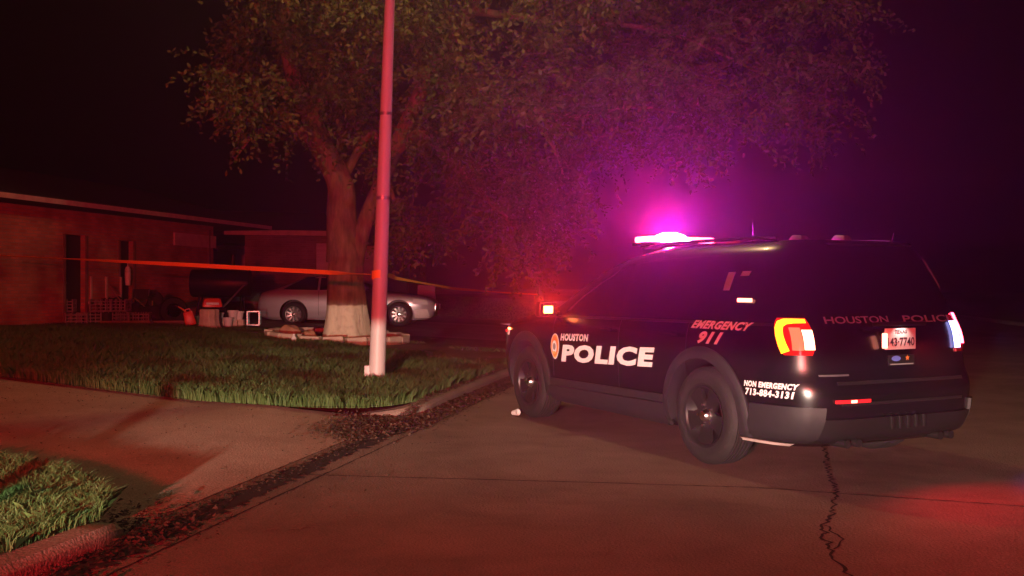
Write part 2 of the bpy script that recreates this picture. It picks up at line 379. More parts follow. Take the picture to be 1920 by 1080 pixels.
def blades(n, region, hmin, hmax, w, name, label, dens=None, lean=.5):
    s, t = region(n); x = C0[0]+NN[0]*s+DD[0]*t; y = C0[1]+NN[1]*s+DD[1]*t; z = h_lawn(s, t)-.01
    n = len(x); th = rng.uniform(0, 2*PI, n); h = rng.uniform(hmin, hmax, n)*(0.9+.18*np.sin(x*3.1)*np.cos(y*2.3+x))*(1-.6*sst(t, 8, 14.5)); ld = rng.uniform(0, 2*PI, n); ln = rng.uniform(.1, lean, n)*h
    dx, dy = np.cos(th)*w/2, np.sin(th)*w/2; V = np.zeros((n, 5, 3))
    mx, my, mz = x+np.cos(ld)*ln*.3, y+np.sin(ld)*ln*.3, z+h*.6
    V[:, 0] = np.stack([x-dx, y-dy, z], 1); V[:, 1] = np.stack([x+dx, y+dy, z], 1)
    V[:, 2] = np.stack([mx+dx*.7, my+dy*.7, mz], 1); V[:, 4] = np.stack([mx-dx*.7, my-dy*.7, mz], 1)
    V[:, 3] = np.stack([x+np.cos(ld)*ln*1.3, y+np.sin(ld)*ln*1.3, z+h*.92], 1)
    o = fast_mesh(name, V.reshape(-1, 3), 5, M['grass']); return tag(o, label, 'grass', kind='stuff')
def reg1(n):
    u = rng.random(n)**1.25; s = rng.random(n)**1.15*13.5; a, b = tb(s)+.02, tfar(s)+rng.normal(0, .12, n); return s, a+(b-a)*u
def reg2(n):
    s = rng.random(n)*2.6; t = t2(s)-.02-rng.random(n)**1.3*(1.1+s*.55); return s, t
def reg3(n): return rng.random(n)*20+.3, 26+rng.random(n)*14
blades(190000, reg1, .09, .20, .010, 'grass', 'long green lawn grass around the light pole')
blades(30000, reg2, .045, .125, .006, 'grass', 'tufted grass in the near left corner beyond the kerb', lean=.9)
blades(30000, reg3, .08, .16, .03, 'grass', 'thin far strip of grass beyond the parked grey car')
# weeds / scrub scattered over the dirt yard
def reg4(n):
    s = rng.random(n)*13; t = tfar(s)+rng.random(n)**1.5*4; k = (np.sin(s*2.7+t*1.3)+np.sin(t*3.1-s)) > .55; return s[k], t[k]
blades(26000, reg4, .03, .09, .012, 'grass', 'sparse weeds over the bare dirt in front of the house')

# leaf litter in the gutter
def litter(n, fs, ft, label, sz=(.015, .05)):
    s = fs(n); t = ft(n); x, y = W2(s, t); z = np.where(s < -.15, .006, np.where(s < 0, .14*np.clip((t-4.2)/.8, 0, 1)+.006, h_drive(s, t)+.012))+rng.random(n)*.035*np.exp(-((s+.22)/.14)**2)
    a = rng.uniform(0, 2*PI, n); L = rng.uniform(*sz, n); w = L*.45; tl = rng.normal(0, .25, (n, 4))*L[:, None]
    V = np.zeros((n, 4, 3)); c, d = np.cos(a), np.sin(a)
    for i, (u, v) in enumerate(((-1, 0), (0, -1), (1, 0), (0, 1))):
        V[:, i] = np.stack([x+c*u*L/2-d*v*w/2, y+d*u*L/2+c*v*w/2, z+np.abs(tl[:, i])], 1)
    return tag(fast_mesh('leaf_litter', V.reshape(-1, 3), 4, M['litter']), label, 'leaf litter', kind='stuff')
litter(10000, lambda n: np.clip(rng.normal(-.27, .10, n), -.62, .3), lambda n: rng.random(n)*5.5+3.7, 'dry brown leaves banked in the gutter along the kerb')
litter(3600, lambda n: rng.normal(.05, .2, n), lambda n: rng.normal(3.75, .4, n), 'dark patch of dry leaves at the mouth of the driveway')
litter(1300, lambda n: rng.normal(-.17, .09, n), lambda n: rng.uniform(-1.8, 3.9, n), 'dark litter line where driveway meets road', (.01, .03))
litter(1500, lambda n: rng.random(n)*6-1.0+0*n, lambda n: rng.random(n)*5+.3, 'few loose leaves blown over the driveway', (.01, .03))
litter(1500, lambda n: rng.normal(-.05, .2, n), lambda n: rng.normal(-.55, .4, n), 'leaves heaped by the near kerb end')

# ------------------------------------------------------------------ street light pole
base = Vector((*G(706, 722, .17), .15)); top5 = at(731, 0, base.y); dirp = (top5-base)/(top5.z-base.z)
polee = empty('street_lamp', base, 0, 'white painted steel light pole standing in the grass, leaning slightly, tape tied round it', 'street lamp')
def pp(z): return dirp*z
hts = [0, 1, 2, 3, 4, 5, 6, 7, 8.1]
MB().tube([pp(h) for h in hts], [.104-.0088*h for h in hts], 32).build('pole', M['pole'], polee)
MB().lathe([(.0, 0), (.135, 0), (.135, .03), (.11, .06), (.0, .06)], 32).build('base_collar', M['pole'], polee)
for h_ in (2.35, 3.4): MB().lathe([(.104-.0088*h_+.001, -.02), (.104-.0088*h_+.004, -.018), (.104-.0088*h_+.004, .018), (.104-.0088*h_+.001, .02)], 24, Matrix.Translation(pp(h_))).build('steel_strap', M['steel'], polee)
MB().box((-.105, -.03, .16), (.07, .12, .22), bev=.012).build('access_cover', M['pole'], polee)
MB().tube([pp(8.0), pp(8.25)+Vector((.2, .15, 0)), pp(8.35)+Vector((.65, .55, 0))], [.03, .028, .026], 12).build('arm', M['pole'], polee)
MB().box(pp(8.35)+Vector((.75, .70, 0)), (.3, .5, .1), bev=.03, taper=.8).build('lamp_head', M['steel'], polee)

# ------------------------------------------------------------------ caution tape
def tape(pts, wfun, twist, label, name='caution_tape'):
    L = []
    for a, b in zip(pts[:-1], pts[1:]):
        for i in range(60): L.append(Vector(a).lerp(Vector(b), i/60))
    L.append(Vector(pts[-1])); rows = []
    for i, p in enumerate(L):
        u = i/(len(L)-1); t = (L[min(i+1, len(L)-1)]-L[max(i-1, 0)]).normalized(); up = Vector((0, 0, 1)); sd = t.cross(up).normalized()
        a = twist(u); d = up*math.cos(a)+sd*math.sin(a); w = wfun(u)/2; th = t.cross(d).normalized()*.0015
        rows.append([p+d*w-th, p+d*w+th, p-d*w+th, p-d*w-th, p+d*w-th])
    return tag(MB().grid(rows).build(name, M['tape'], smooth=60), label, 'caution tape')
tp = at(711, 515, base.y)
tape([at(-160, 470, 17), at(0, 479, 16.2), at(350, 496.5, 14), at(620, 511, 12.6), tp+Vector((-.09, -.07, 0))], lambda u: .06, lambda u: 1.45-1.35*math.exp(-((u-.62)/.22)**2)+.12*math.sin(u*23),
     'orange caution tape stretched from the light pole towards the house')
tape([tp+Vector((.1, 0, 0)), at(745, 522, 14), at(850, 541, 20), at(935, 548, 28), at(1008, 552, 40)], lambda u: .06, lambda u: .9*math.cos(u*9),
     'orange caution tape stretched from the light pole to a far tree')
rows = [[tp+Vector((.095*math.cos(a), .095*math.sin(a), z+.01*math.sin(3*a))) for a in frange(0, 2*PI, 33)] for z in (-.05, -.02, .02, .05)]
tag(MB().grid(rows).build('tape_wrap', M['tape']), 'wrap of orange caution tape knotted round the light pole', 'caution tape')

# ------------------------------------------------------------------ car bodies from plan slices
def make_body(sl, n=7, dz=.03, nx=56, ny=9):
    sl = np.array(sl, float); zs = np.arange(sl[0, 0], sl[-1, 0]+1e-6, dz)
    c = [np.interp(zs, sl[:, 0], sl[:, i]) for i in (1, 2, 3)]
    for i in range(3):
        p = np.concatenate([[c[i][0]], c[i], [c[i][-1]]]); c[i] = .25*p[:-2]+.5*p[1:-1]+.25*p[2:]
    xp = frange(-.955, .955, nx); yp = (1-np.abs(xp)**n)**(1/n); ye = frange(0, yp[0], ny)[:-1]; xe = (1-ye**n)**(1/n)
    U = np.concatenate([np.stack([-xe, ye], 1), np.stack([xp, yp], 1), np.stack([xe[::-1], ye[::-1]], 1)])       # rear centre > left side > front centre
    full = np.concatenate([U, np.stack([U[-2:0:-1, 0], -U[-2:0:-1, 1]], 1)])
    V = []
    for k, z in enumerate(zs):
        cx, a, w = (c[0][k]+c[1][k])/2, (c[1][k]-c[0][k])/2, c[2][k]
        for u in full: V.append((cx+a*u[0], w*u[1], z))
    N = len(full); Fc = [[k*N+j, k*N+(j+1) % N, (k+1)*N+(j+1) % N, (k+1)*N+j] for k in range(len(zs)-1) for j in range(N)]
    Fc += [list(range(N))[::-1], [(len(zs)-1)*N+j for j in range(N)]]
    def ring(z, L, off=0.0):            # point at arclength L (from rear centre towards the left side) at height z, pushed out by off
        cc = [float(np.interp(z, zs, c[i])) for i in range(3)]
        cx, a, w = (cc[0]+cc[1])/2, (cc[1]-cc[0])/2, cc[2]
        P = np.stack([cx+a*U[:, 0], w*U[:, 1]], 1); d = np.concatenate([[0], np.cumsum(np.hypot(*np.diff(P, axis=0).T))])
        sg = 1 if L >= 0 else -1; LL = abs(L)
        f = lambda q: np.array([np.interp(q, d, P[:, 0]), np.interp(q, d, P[:, 1])])
        p = f(LL); tt = f(LL+.02)-f(max(LL-.02, 0)); tt /= np.hypot(*tt)+1e-9; nrm = np.array([-tt[1], tt[0]])
        p = p+nrm*off
        return Vector((p[0], sg*p[1], z))
    bvh = BVHTree.FromPolygons([Vector(v) for v in V], Fc)
    return V, Fc, bvh, ring
def body_object(V, Fc, cuts, mats, parent):
    mb = MB(); mb.add(V, Fc); o = mb.build('body', mats, None, smooth=28)
    cs = []
    for x, y0, y1, z, r in cuts:
        c = MB(); Mx = Matrix.Translation((x, y0, z)) @ Matrix.Rotation(-PI/2, 4, 'X')
        c.lathe([(0, 0), (r, 0), (r, y1-y0), (0, y1-y0)], 48, Mx); co = c.build('cutter', mats, None, smooth=0)
        co.data.polygons.foreach_set('material_index', [1]*len(co.data.polygons))
        bmm = bmesh.new(); bmm.from_mesh(co.data); bmesh.ops.remove_doubles(bmm, verts=bmm.verts, dist=1e-4); bmesh.ops.recalc_face_normals(bmm, faces=bmm.faces)
        bmesh.ops.holes_fill(bmm, edges=bmm.edges); bmm.to_mesh(co.data); bmm.free()
        md = o.modifiers.new('b', 'BOOLEAN'); md.operation = 'DIFFERENCE'; md.object = co; md.solver = 'EXACT'; cs.append(co)
    bpy.context.view_layer.update()
    dg = bpy.context.evaluated_depsgraph_get(); me = bpy.data.meshes.new_from_object(o.evaluated_get(dg))
    o.modifiers.clear(); o.data = me
    for c in cs: bpy.data.objects.remove(c)
    me.polygons.foreach_set('use_smooth', [True]*len(me.polygons)); me.set_sharp_from_angle(angle=R(28))
    o.parent = parent; return o
class Car:
    def __init__(s, bvh, ring, root): s.bvh, s.ring, s.root = bvh, ring, root
    def side(s, x, z, off=.004, sg=1):
        r = s.bvh.ray_cast(Vector((x, sg*3, z)), Vector((0, -sg, 0)))
        return r[0]+r[1]*(off if r[1].y*sg > 0 else -off) if r[0] else Vector((x, sg*.9, z))
    def rear(s, y, z, off=.004):
        r = s.bvh.ray_cast(Vector((-5, y, z)), Vector((1, 0, 0)))
        return r[0]+r[1]*(off if r[1].x < 0 else -off) if r[0] else Vector((-.9, y, z))
    def quad(s, fn, c, nu=14, nv=8, off=.004, thick=.004, **kw):      # c: four corners (bl, br, tr, tl)
        def P(o): return [[fn(*(np.array(c[0])*(1-u)*(1-v)+np.array(c[1])*u*(1-v)+np.array(c[2])*u*v+np.array(c[3])*(1-u)*v), o, **kw) for u in frange(0, 1, nu)] for v in frange(0, 1, nv)]
        return solidify(P(off), P(off-thick))
    def ringp(s, L0, L1, z0, z1, off, thick, nu=12, nv=6, shear=0):
        def P(o): return [[s.ring(z0+(z1-z0)*v, L0+(L1-L0)*u+shear*v, o) for u in frange(0, 1, nu)] for v in frange(0, 1, nv)]
        return solidify(P(off), P(off-thick))
def solidify(A, B):
    mb = MB(); a, b = len(A), len(A[0]); mb.grid(A); mb.grid(B); n = a*b
    ed = [(0, j) for j in range(b)]+[(i, b-1) for i in range(1, a)]+[(a-1, j) for j in range(b-2, -1, -1)]+[(i, 0) for i in range(a-2, 0, -1)]
    idx = [i*b+j for i, j in ed]
    for p, q in zip(idx, idx[1:]+idx[:1]): mb.f.append((p, q, q+n, p+n)); mb.m.append(0)
    return mb
def text_tris(txt, size, bold=.0, shear=0, width=None, spacing=1.0):
    cu = bpy.data.curves.new('t', 'FONT'); cu.body = txt; cu.size = size; cu.offset = bold; cu.shear = shear; cu.space_character = spacing
    cu.resolution_u = 3
    o = bpy.data.objects.new('t', cu); COL.objects.link(o); bpy.context.view_layer.update()
    me = bpy.data.meshes.new_from_object(o.evaluated_get(bpy.context.evaluated_depsgraph_get()))
    bm = bmesh.new(); bm.from_mesh(me); bmesh.ops.triangulate(bm, faces=bm.faces)
    bmesh.ops.subdivide_edges(bm, edges=[e for e in bm.edges if e.calc_length() > size*.5], cuts=2)
    bmesh.ops.triangulate(bm, faces=bm.faces)
    V = [v.co.copy() for v in bm.verts]; Fs = [[v.index for v in f.verts] for f in bm.faces]; bm.free(); bpy.data.objects.remove(o)
    x0, x1 = min(v.x for v in V), max(v.x for v in V)
    if width:
        k = width/(x1-x0)
        for v in V: v.x = (v.x-x0)*k
    return V, Fs
def decal(fn, V, Fs, name, m, parent):
    mb = MB(); mb.add([fn(v.x, v.y) for v in V], Fs); return mb.build(name, m, parent, smooth=0)

def wheel(parent, x, y, r, w, sg, style, hubm, rimm, spokes=5):
    # outer face looks along +y*sg
    Mx = Matrix.Translation((x, y, r)) @ Matrix.Rotation(-PI/2*sg, 4, 'X')
    ri = r*.63; hw = w/2
    e = MB(); prof = [(ri, -hw+.01), (ri+.01, -hw), (r-.05, -hw-.005), (r-.02, -hw+.012), (r-.004, -hw+.035)]
    for k in range(5):
        a = -hw+.045+(w-.09)*k/5; b = a+(w-.09)/5
        prof += [(r, a+.006), (r, b-.006), (r-.008, b-.004), (r-.008, b)]
    prof += [(r-.004, hw-.035), (r-.02, hw-.012), (r-.05, hw+.005), (ri+.045, hw+.008), (ri+.03, hw+.002), (ri+.01, hw), (ri, hw-.01)]
    e.lathe(prof, 56, Mx); ty = e.build('wheel', [M['rubber']], parent)
    rm = MB(); rm.lathe([(ri, -hw+.02), (ri-.015, -hw+.02), (ri-.02, 0), (ri-.02, hw-.03), (ri+.004, hw-.004), (ri+.006, hw+.003), (ri-.012, hw-.004), (ri-.028, hw-.03), (ri-.05, hw-.07), (.0, -hw+.05)], 48, Mx)
    for k in range(spokes):
        a = 2*PI*k/spokes+.3; wd = (.075 if style == 'steel' else .022)
        p = []
        for rr, zz, ww in ((.05, hw-.035, wd*.9), (ri*.55, hw-.022, wd*.8), (ri-.015, hw-.018, wd*1.15)):
            for q in (-1, 1):
                for dz in (0, -.03):
                    p.append(Mx @ Vector((rr*math.cos(a)-q*ww*math.sin(a), rr*math.sin(a)+q*ww*math.cos(a), zz+dz)))
        fs = []
        for s_ in range(2):
            b0 = s_*4; fs += [(b0, b0+4, b0+6, b0+2), (b0+1, b0+3, b0+7, b0+5), (b0, b0+1, b0+5, b0+4), (b0+2, b0+6, b0+7, b0+3)]
        rm.add(p, fs)
    rm.build('rim', [rimm], ty)
    hb = MB(); hb.lathe([(0, hw+.012), (.035, hw+.008), (.055, hw-.012), (.062, hw-.04), (.0, hw-.04)], 24, Mx)
    for k in range(5):
        a = 2*PI*k/5; hb.tube([Mx @ Vector((.085*math.cos(a), .085*math.sin(a), hw-.045)), Mx @ Vector((.085*math.cos(a), .085*math.sin(a), hw-.012))], .012, 8)
    hb.build('hub_cap', [hubm], ty); return ty

# ------------------------------------------------------------------ the police SUV
O = Vector((2.364, 7.94, 0)); HD = Vector((-.438, .899, 0)).normalized(); RZ = math.atan2(HD.y, HD.x)
suv = empty('police_suv', O, RZ, 'black police SUV with white POLICE lettering, its roof light bar glowing pink', 'police car')
sl = [(.24, -.86, 3.72, .86), (.30, -1.02, 3.84, .945), (.45, -1.085, 3.93, .975), (.62, -1.10, 3.95, .985), (.70, -1.085, 3.95, .99), (.76, -1.045, 3.95, .992),
      (.86, -1.03, 3.93, .99), (.96, -1.02, 3.88, .985), (1.03, -1.01, 3.72, .975), (1.09, -.99, 3.35, .955), (1.14, -.965, 2.95, .93), (1.2, -.94, 2.72, .91), (1.3, -.90, 2.5, .885),
      (1.45, -.83, 2.2, .83), (1.57, -.77, 1.92, .775), (1.65, -.745, 1.65, .725), (1.70, -.72, 1.4, .68), (1.735, -.69, 1.15, .62), (1.752, -.60, .95, .52)]
V, Fc, bvh, ring = make_body(sl)
WB, TR = 3.025, .383
body_object(V, Fc, [(0, .62, 1.3, .40, .445), (0, -1.3, -.62, .40, .445), (WB, .62, 1.3, .40, .445), (WB, -1.3, -.62, .40, .445)], [M['paint'], M['blackp']], suv)
C = Car(bvh, ring, suv)
for x in (0, WB):
    for sg in (1, -1): wheel(suv, x, sg*.845, TR, .25, sg, 'steel', M['chrome'], M['rimblk'])
def arch(xc, sg, parent, m, r0=.432, r1=.525, a0=-12, a1=192, zc=.40):
    def P(off, ra, rb): return [[C.side(xc+rr*math.cos(R(a)), max(zc+rr*math.sin(R(a)), .27), off if rr < rb-.001 else off*.4, sg) for rr in frange(ra, rb, 4)] for a in frange(a0, a1, 40)]
    A, B = P(.03, r0, r1), P(-.06, r0, r1); return solidify(A, B).build('wheel_arch', m, parent, smooth=40)
for x in (0, WB):
    for sg in (1, -1): arch(x, sg, suv, M['plastic'])
for sg in (1, -1):
    C.quad(C.side, [(.50, .255), (WB-.50, .255), (WB-.50, .40), (.50, .43)], 24, 6, .026, .03, sg=sg).build('sill', M['plastic'], suv, smooth=30)
    C.quad(C.side, [(.52, .435), (WB-.52, .405), (WB-.52, .475), (.52, .50)], 24, 4, .012, .016, sg=sg).build('door_cladding', M['plastic'], suv, smooth=30)
    # window glass
    for c in ([(1.27, 1.125), (2.60, 1.125), (1.98, 1.52), (1.27, 1.60)], [(.27, 1.135), (1.17, 1.125), (1.17, 1.60), (.27, 1.61)], [(-.66, 1.17), (.17, 1.135), (.17, 1.605), (-.55, 1.56)]):
        C.quad(C.side, c, 14, 8, .004, .008, sg=sg).build('side_window', M['glass'], suv, smooth=40)
    for xx in (2.42, 1.20, .20):            # door shut lines
        C.quad(C.side, [(xx-.004, .50 if xx > .3 else .62), (xx+.004, .50 if xx > .3 else .62), (xx+.004, 1.115), (xx-.004, 1.115)], 2, 14, .0025, .004, sg=sg).build('door_seam', M['blackp'], suv)
    for xx in (1.38, .36):
        h = C.side(xx, 1.0, .03, sg); MB().box(h, (.19, .025, .032), bev=.01).build('door_handle', M['paint'], suv)
    C.quad(C.side, [(-.70, 1.105), (2.62, 1.085), (2.62, 1.107), (-.70, 1.125)], 30, 2, .006, .008, sg=sg).build('belt_trim', M['blackp'], suv)
    rr = MB(); rr.tube([(.0-.42, sg*.60, 1.755), (-.2, sg*.615, 1.77), (1.0, sg*.625, 1.775), (1.35, sg*.62, 1.74)], .014, 8); rr.build('roof_rail', M['blackp'], suv)
    # mirrors
    mr = MB(); mr.box((2.42, sg*1.07, 1.17), (.12, .22, .16), bev=.035, taper=.88); mr.tube([(2.40, sg*.93, 1.12), (2.42, sg*1.02, 1.12)], .028, 8); mo = mr.build('door_mirror', M['blackp'], suv)
    MB().box((2.355, sg*1.07, 1.17), (.012, .17, .12), bev=.005).build('mirror_glass', M['glass'], mo)
    # headlamp strip wrapping the front corner
    P = [[C.side(3.55+.30*u, .86+.08*v+.03*u, .006, sg) for u in frange(0, 1, 8)] for v in frange(0, 1, 4)]
    P2 = [[C.side(3.55+.30*u, .86+.08*v+.03*u, -.01, sg) for u in frange(0, 1, 8)] for v in frange(0, 1, 4)]
    solidify(P, P2).build('headlight', M['clear'], suv)
# mirror-mounted red lamp
MB().box((2.345, 1.085, 1.165), (.02, .10, .075), bev=.008).build('mirror_lamp', M['e_redw'], suv)
ml = lamp('SPOT', (2.30, 1.13, 1.165), LP['mirror'][0], LP['mirror'][1], .02, suv, spot_size=R(62), spot_blend=.7); ml.rotation_euler = Vector((-8.4, 4.5, 3.9)).to_track_quat('-Z', 'Y').to_euler()
MB().box(C.side(3.52, .93, .012)+Vector((0, 0, 0)), (.05, .012, .022), bev=.004).build('fender_glint', M['e_redw'], suv)  # small glowing blocks put in for red glints on the front fender
MB().box(C.side(3.66, .90, .012)+Vector((0, 0, 0)), (.04, .012, .03), bev=.004).build('fender_glint', M['e_dim'], suv)
# red marker lamp behind the quarter window
MB().box(C.side(-.40, 1.285, .014), (.16, .016, .030), bev=.005).build('side_lamp', M['e_plate'], suv)
# rear: window, bumper, cladding, lamps
C.quad(C.rear, [(-.74, 1.14), (.74, 1.14), (.60, 1.60), (-.60, 1.60)], 18, 8, .004, .008).build('rear_window', M['glass'], suv)
for sg in (1, -1):
    C.ringp(.72*sg, 1.30*sg, .27, .545, .022, .03, 16, 7).build('bumper_cladding', M['plastic'], suv, smooth=40)
C.ringp(-.72, .72, .27, .46, .020, .03, 30, 6).build('bumper_valance', M['blackp'], suv)
C.ringp(-.62, .62, .70, .722, .012, .02, 30, 3).build('bumper_step', M['blackp'], suv)
C.ringp(-.60, .60, .555, .575, .008, .01, 30, 3).build('bumper_groove', M['blackp'], suv)
C.ringp(.50, .74, .76, .772, .006, .008, 8, 2).build('trim_strip', M['steel'], suv)
sp = MB(); sp.box((-.64, 0, 1.722), (.26, .86, .03), rot=Matrix.Rotation(R(-6), 3, 'Y'), bev=.012); sp.build('roof_spoiler', M['paint'], suv)
for y in (-.52, -.41, .41, .52): MB().tube([(-.80, y, .28), (-1.06, y, .28)], .03, 14).build('exhaust_tip', M['blackp'], suv)
C.ringp(.80, 1.28, .238, .262, .02, .03, 12, 3).build('scuffed_lip', M['trim'], suv)
for k in range(5): MB().box((-1.125, -.16+.08*k, .42), (.02, .03, .09), bev=.006).build('bumper_slot', M['blackp'], suv)
MB().tube([C.rear(-.66, 1.60, .012), C.rear(-.74, 1.38, .012)], .005, 6).build('pillar_glint', M['steel'], suv)  # steel line put in for the glint on the right rear pillar
# left tail lamp: amber C outside, pale block inside
def taillamp(sg, mC, mI, mB):
    def LR(off): return [[C.ring(.905+.262*v, sg*(.745+.02*abs(2*v-1)**4+(.262-.05*abs(2*v-1)**3-.02*abs(2*v-1)**4)*u), off) for u in frange(0, 1, 14)] for v in frange(0, 1, 14)]
    b = solidify(LR(.012), LR(-.01)).build('tail_lamp', mB, suv, smooth=40)
    path = [Vector(p) for p in ((.945, .925), (.965, .98), (.975, 1.04), (.968, 1.09), (.945, 1.125), (.905, 1.142), (.85, 1.146), (.77, 1.146))]; wd = [.030, .030, .029, .027, .024, .020, .016, .014]
    def PR(off):
        rows = []
        for i, p in enumerate(path):
            t = (path[min(i+1, 7)]-path[max(i-1, 0)]).normalized(); q = Vector((-t.y, t.x)); rows.append([C.ring((p+q*wd[i]*e).y, (p+q*wd[i]*e).x, off) for e in (-1, -.3, .3, 1)])
        return rows
    solidify(PR(.020), PR(.012)).build('amber_light', mC, b, smooth=40)
    if sg > 0:
        C.ringp(.745*sg, .815*sg, .945, 1.085, .020, .010, 6, 6).build('inner_light', mI, b)
        C.ringp(.82*sg, .895*sg, .94, 1.10, .019, .009, 6, 6).build('middle_light', M['e_mid'], b)
    return b
taillamp(1, M['e_yel'], M['e_tail'], M['e_glow'])
bb = C.ringp(-.62, -1.02, .90, 1.175, .012, .02, 14, 8).build('tail_lamp', M['redlens'], suv, smooth=40)
C.ringp(-.60, -.67, .93, 1.13, .022, .012, 6, 6).build('blue_light', M['e_blue'], bb)
C.ringp(-.70, -.735, .96, 1.19, .024, .014, 6, 6).build('edge_light', M['e_red'], bb)
lamp('SPOT', (-1.22, .86, 1.02), LP['tail'][0], LP['tail'][1], .03, suv, spot_size=R(110), spot_blend=.9).rotation_euler = (0, R(60), 0)
lamp('SPOT', (-1.22, -.75, 1.03), LP['blue'][0], LP['blue'][1], .03, suv, spot_size=R(110), spot_blend=.9).rotation_euler = (0, R(60), R(25))
lamp('SPOT', (-1.16, -.0, .99), LP['plate'][0], LP['plate'][1], .02, suv, spot_size=R(110), spot_blend=.9).rotation_euler = (0, R(60), 0)
# bumper reflector, its red shine and bright spot put in as glow
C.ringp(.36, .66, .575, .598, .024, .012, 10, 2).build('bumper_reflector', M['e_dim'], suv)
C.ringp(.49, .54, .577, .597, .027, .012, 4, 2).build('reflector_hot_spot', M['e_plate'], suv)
# plate and its red lamp
pl = MB(); pc = C.rear(0, 1.01, .02); py0 = -.02
pl.box((pc.x, py0, 1.01), (.012, .305, .155), bev=.004); plo = pl.build('number_plate', M['platew'], suv)
fp = lambda dx: (lambda x, z: Vector((pc.x-.010-dx, py0+.152-x, .932+z)))
V2, F2 = text_tris('143·7740', .085, .0015, 0, .27); decal(lambda x, z: fp(0)(x+.017, z+.028), V2, F2, 'plate_number', M['ink'], plo)
V2, F2 = text_tris('TEXAS', .036, .001, 0, .12); decal(lambda x, z: fp(0)(x+.09, z+.118), V2, F2, 'plate_state', M['ink'], plo)
MB().box((pc.x-.03, py0+.185, 1.0), (.03, .03, .11), bev=.006).build('plate_lamp', M['e_plate'], suv)
MB().box((pc.x-.012, py0+.02, 1.12), (.03, .52, .03), bev=.008).build('plate_brow', M['blackp'], suv)
pll = lamp('SPOT', (pc.x-.07, -.02, 1.115), 1.3, (1, .86, .75), .01, suv, spot_size=R(120), spot_blend=.7); pll.rotation_euler = Vector((.45, 0, -1)).to_track_quat('-Z', 'Y').to_euler()
# small round-and-star emblem sticker under the plate
st = MB().box((C.rear(-.03, .855, .004).x, -.03, .855), (.006, .26, .075), bev=.002).build('sticker', M['blackp'], suv)
xx = C.rear(-.03, .855, .004).x-.005
ov = MB(); ov.lathe([(0, 0), (.028, 0), (.028, .002)], 24, Matrix.Translation((xx, .03, .868)) @ Matrix.Rotation(-PI/2, 4, 'Y') @ Matrix.Diagonal((.7, 1.6, 1, 1))); ov.build('blue_oval', M['bluef'], st)
sv_ = []
for k in range(10):
    rr = .024 if k % 2 == 0 else .010; sv_.append((xx, -.085+rr*math.sin(k*PI/5), .870+rr*math.cos(k*PI/5)))
MB().add(sv_, [list(range(10))]).build('gold_star', M['orange'], st, smooth=0)
MB().box((xx, -.03, .826), (.003, .23, .008)).build('sticker_line', M['decal2'], st)
# lettering
def side_text(txt, x0, z0, w, h, bold, shear, m=M['decal'], slope=0, off=.006):
    V2, F2 = text_tris(txt, h/.72, bold, shear, w, 1.12)
    return decal(lambda x, z: C.side(x0-x, z0+z+slope*x, off), V2, F2, 'lettering', m, suv)
side_text('POLICE', 2.245, .665, 1.62, .150, .0115, .12, slope=.038)
side_text('HOUSTON', 2.26, .865, .54, .062, .005, .15, slope=.03)
side_text('EMERGENCY', .16, 1.065, .70, .058, .0038, .45)
side_text('911', .05, .955, .30, .085, .006, .45)
side_text('NON EMERGENCY', -.49, .665, .445, .038, .003, .2)
side_text('713-884-3131', -.50, .603, .41, .046, .0032, .2)
def rear_text(txt, y0, z0, w, h, bold, m):
    V2, F2 = text_tris(txt, h/.72, bold, 0, w); return decal(lambda x, z: C.rear(y0-x, z0+z, .006), V2, F2, 'lettering', m, suv)
rear_text('HOUSTON', .63, 1.195-.07, .60, .050, .001, M['decal2']); rear_text('POLICE', -.12, 1.195-.07, .55, .050, .001, M['decal2'])
# shield badge on the front door
def shield(k, z0=.80, x0=2.37):
    pts = []
    for a in frange(0, 2*PI, 41)[:-1]:
        c_, s_ = math.cos(a), math.sin(a); w = .088*(1-.25*max(0, -s_)**2); pts.append((x0+w*k*c_, z0+.125*k*s_*(1.0 if s_ > 0 else 1.05)))
    return pts
bd = None
for k, mm, off in ((1, 'decal', .006), (.9, 'gold', .008), (.78, 'orange', .010)):
    P2 = shield(k); o_ = MB().add([C.side(x, z, off) for x, z in P2], [list(range(40))]).build('badge' if bd is None else 'badge_layer', M[mm], bd or suv, smooth=0); bd = bd or o_
def disc(rx, rz, m, off, name, x0=2.37, z0=.79): return MB().add([C.side(x0+rx*math.cos(a), z0+rz*math.sin(a), off) for a in frange(0, 2*PI, 31)[:-1]], [list(range(30))]).build(name, M[m], bd, smooth=0)
disc(.048, .066, 'decal', .012, 'badge_seal'); disc(.030, .034, 'decal2', .0135, 'badge_star', z0=.795)
disc(.034, .014, 'gold', .0135, 'badge_banner', z0=.735)
# pale patches on the quarter window
C.quad(C.side, [(-.12, 1.36), (-.19, 1.36), (-.20, 1.50), (-.12, 1.50)], 4, 6, .009, .004).build('window_patch', M['decal2'], suv)
C.quad(C.side, [(-.27, 1.47), (-.36, 1.47), (-.37, 1.505), (-.28, 1.505)], 4, 3, .009, .004).build('window_patch', M['decal2'], suv)
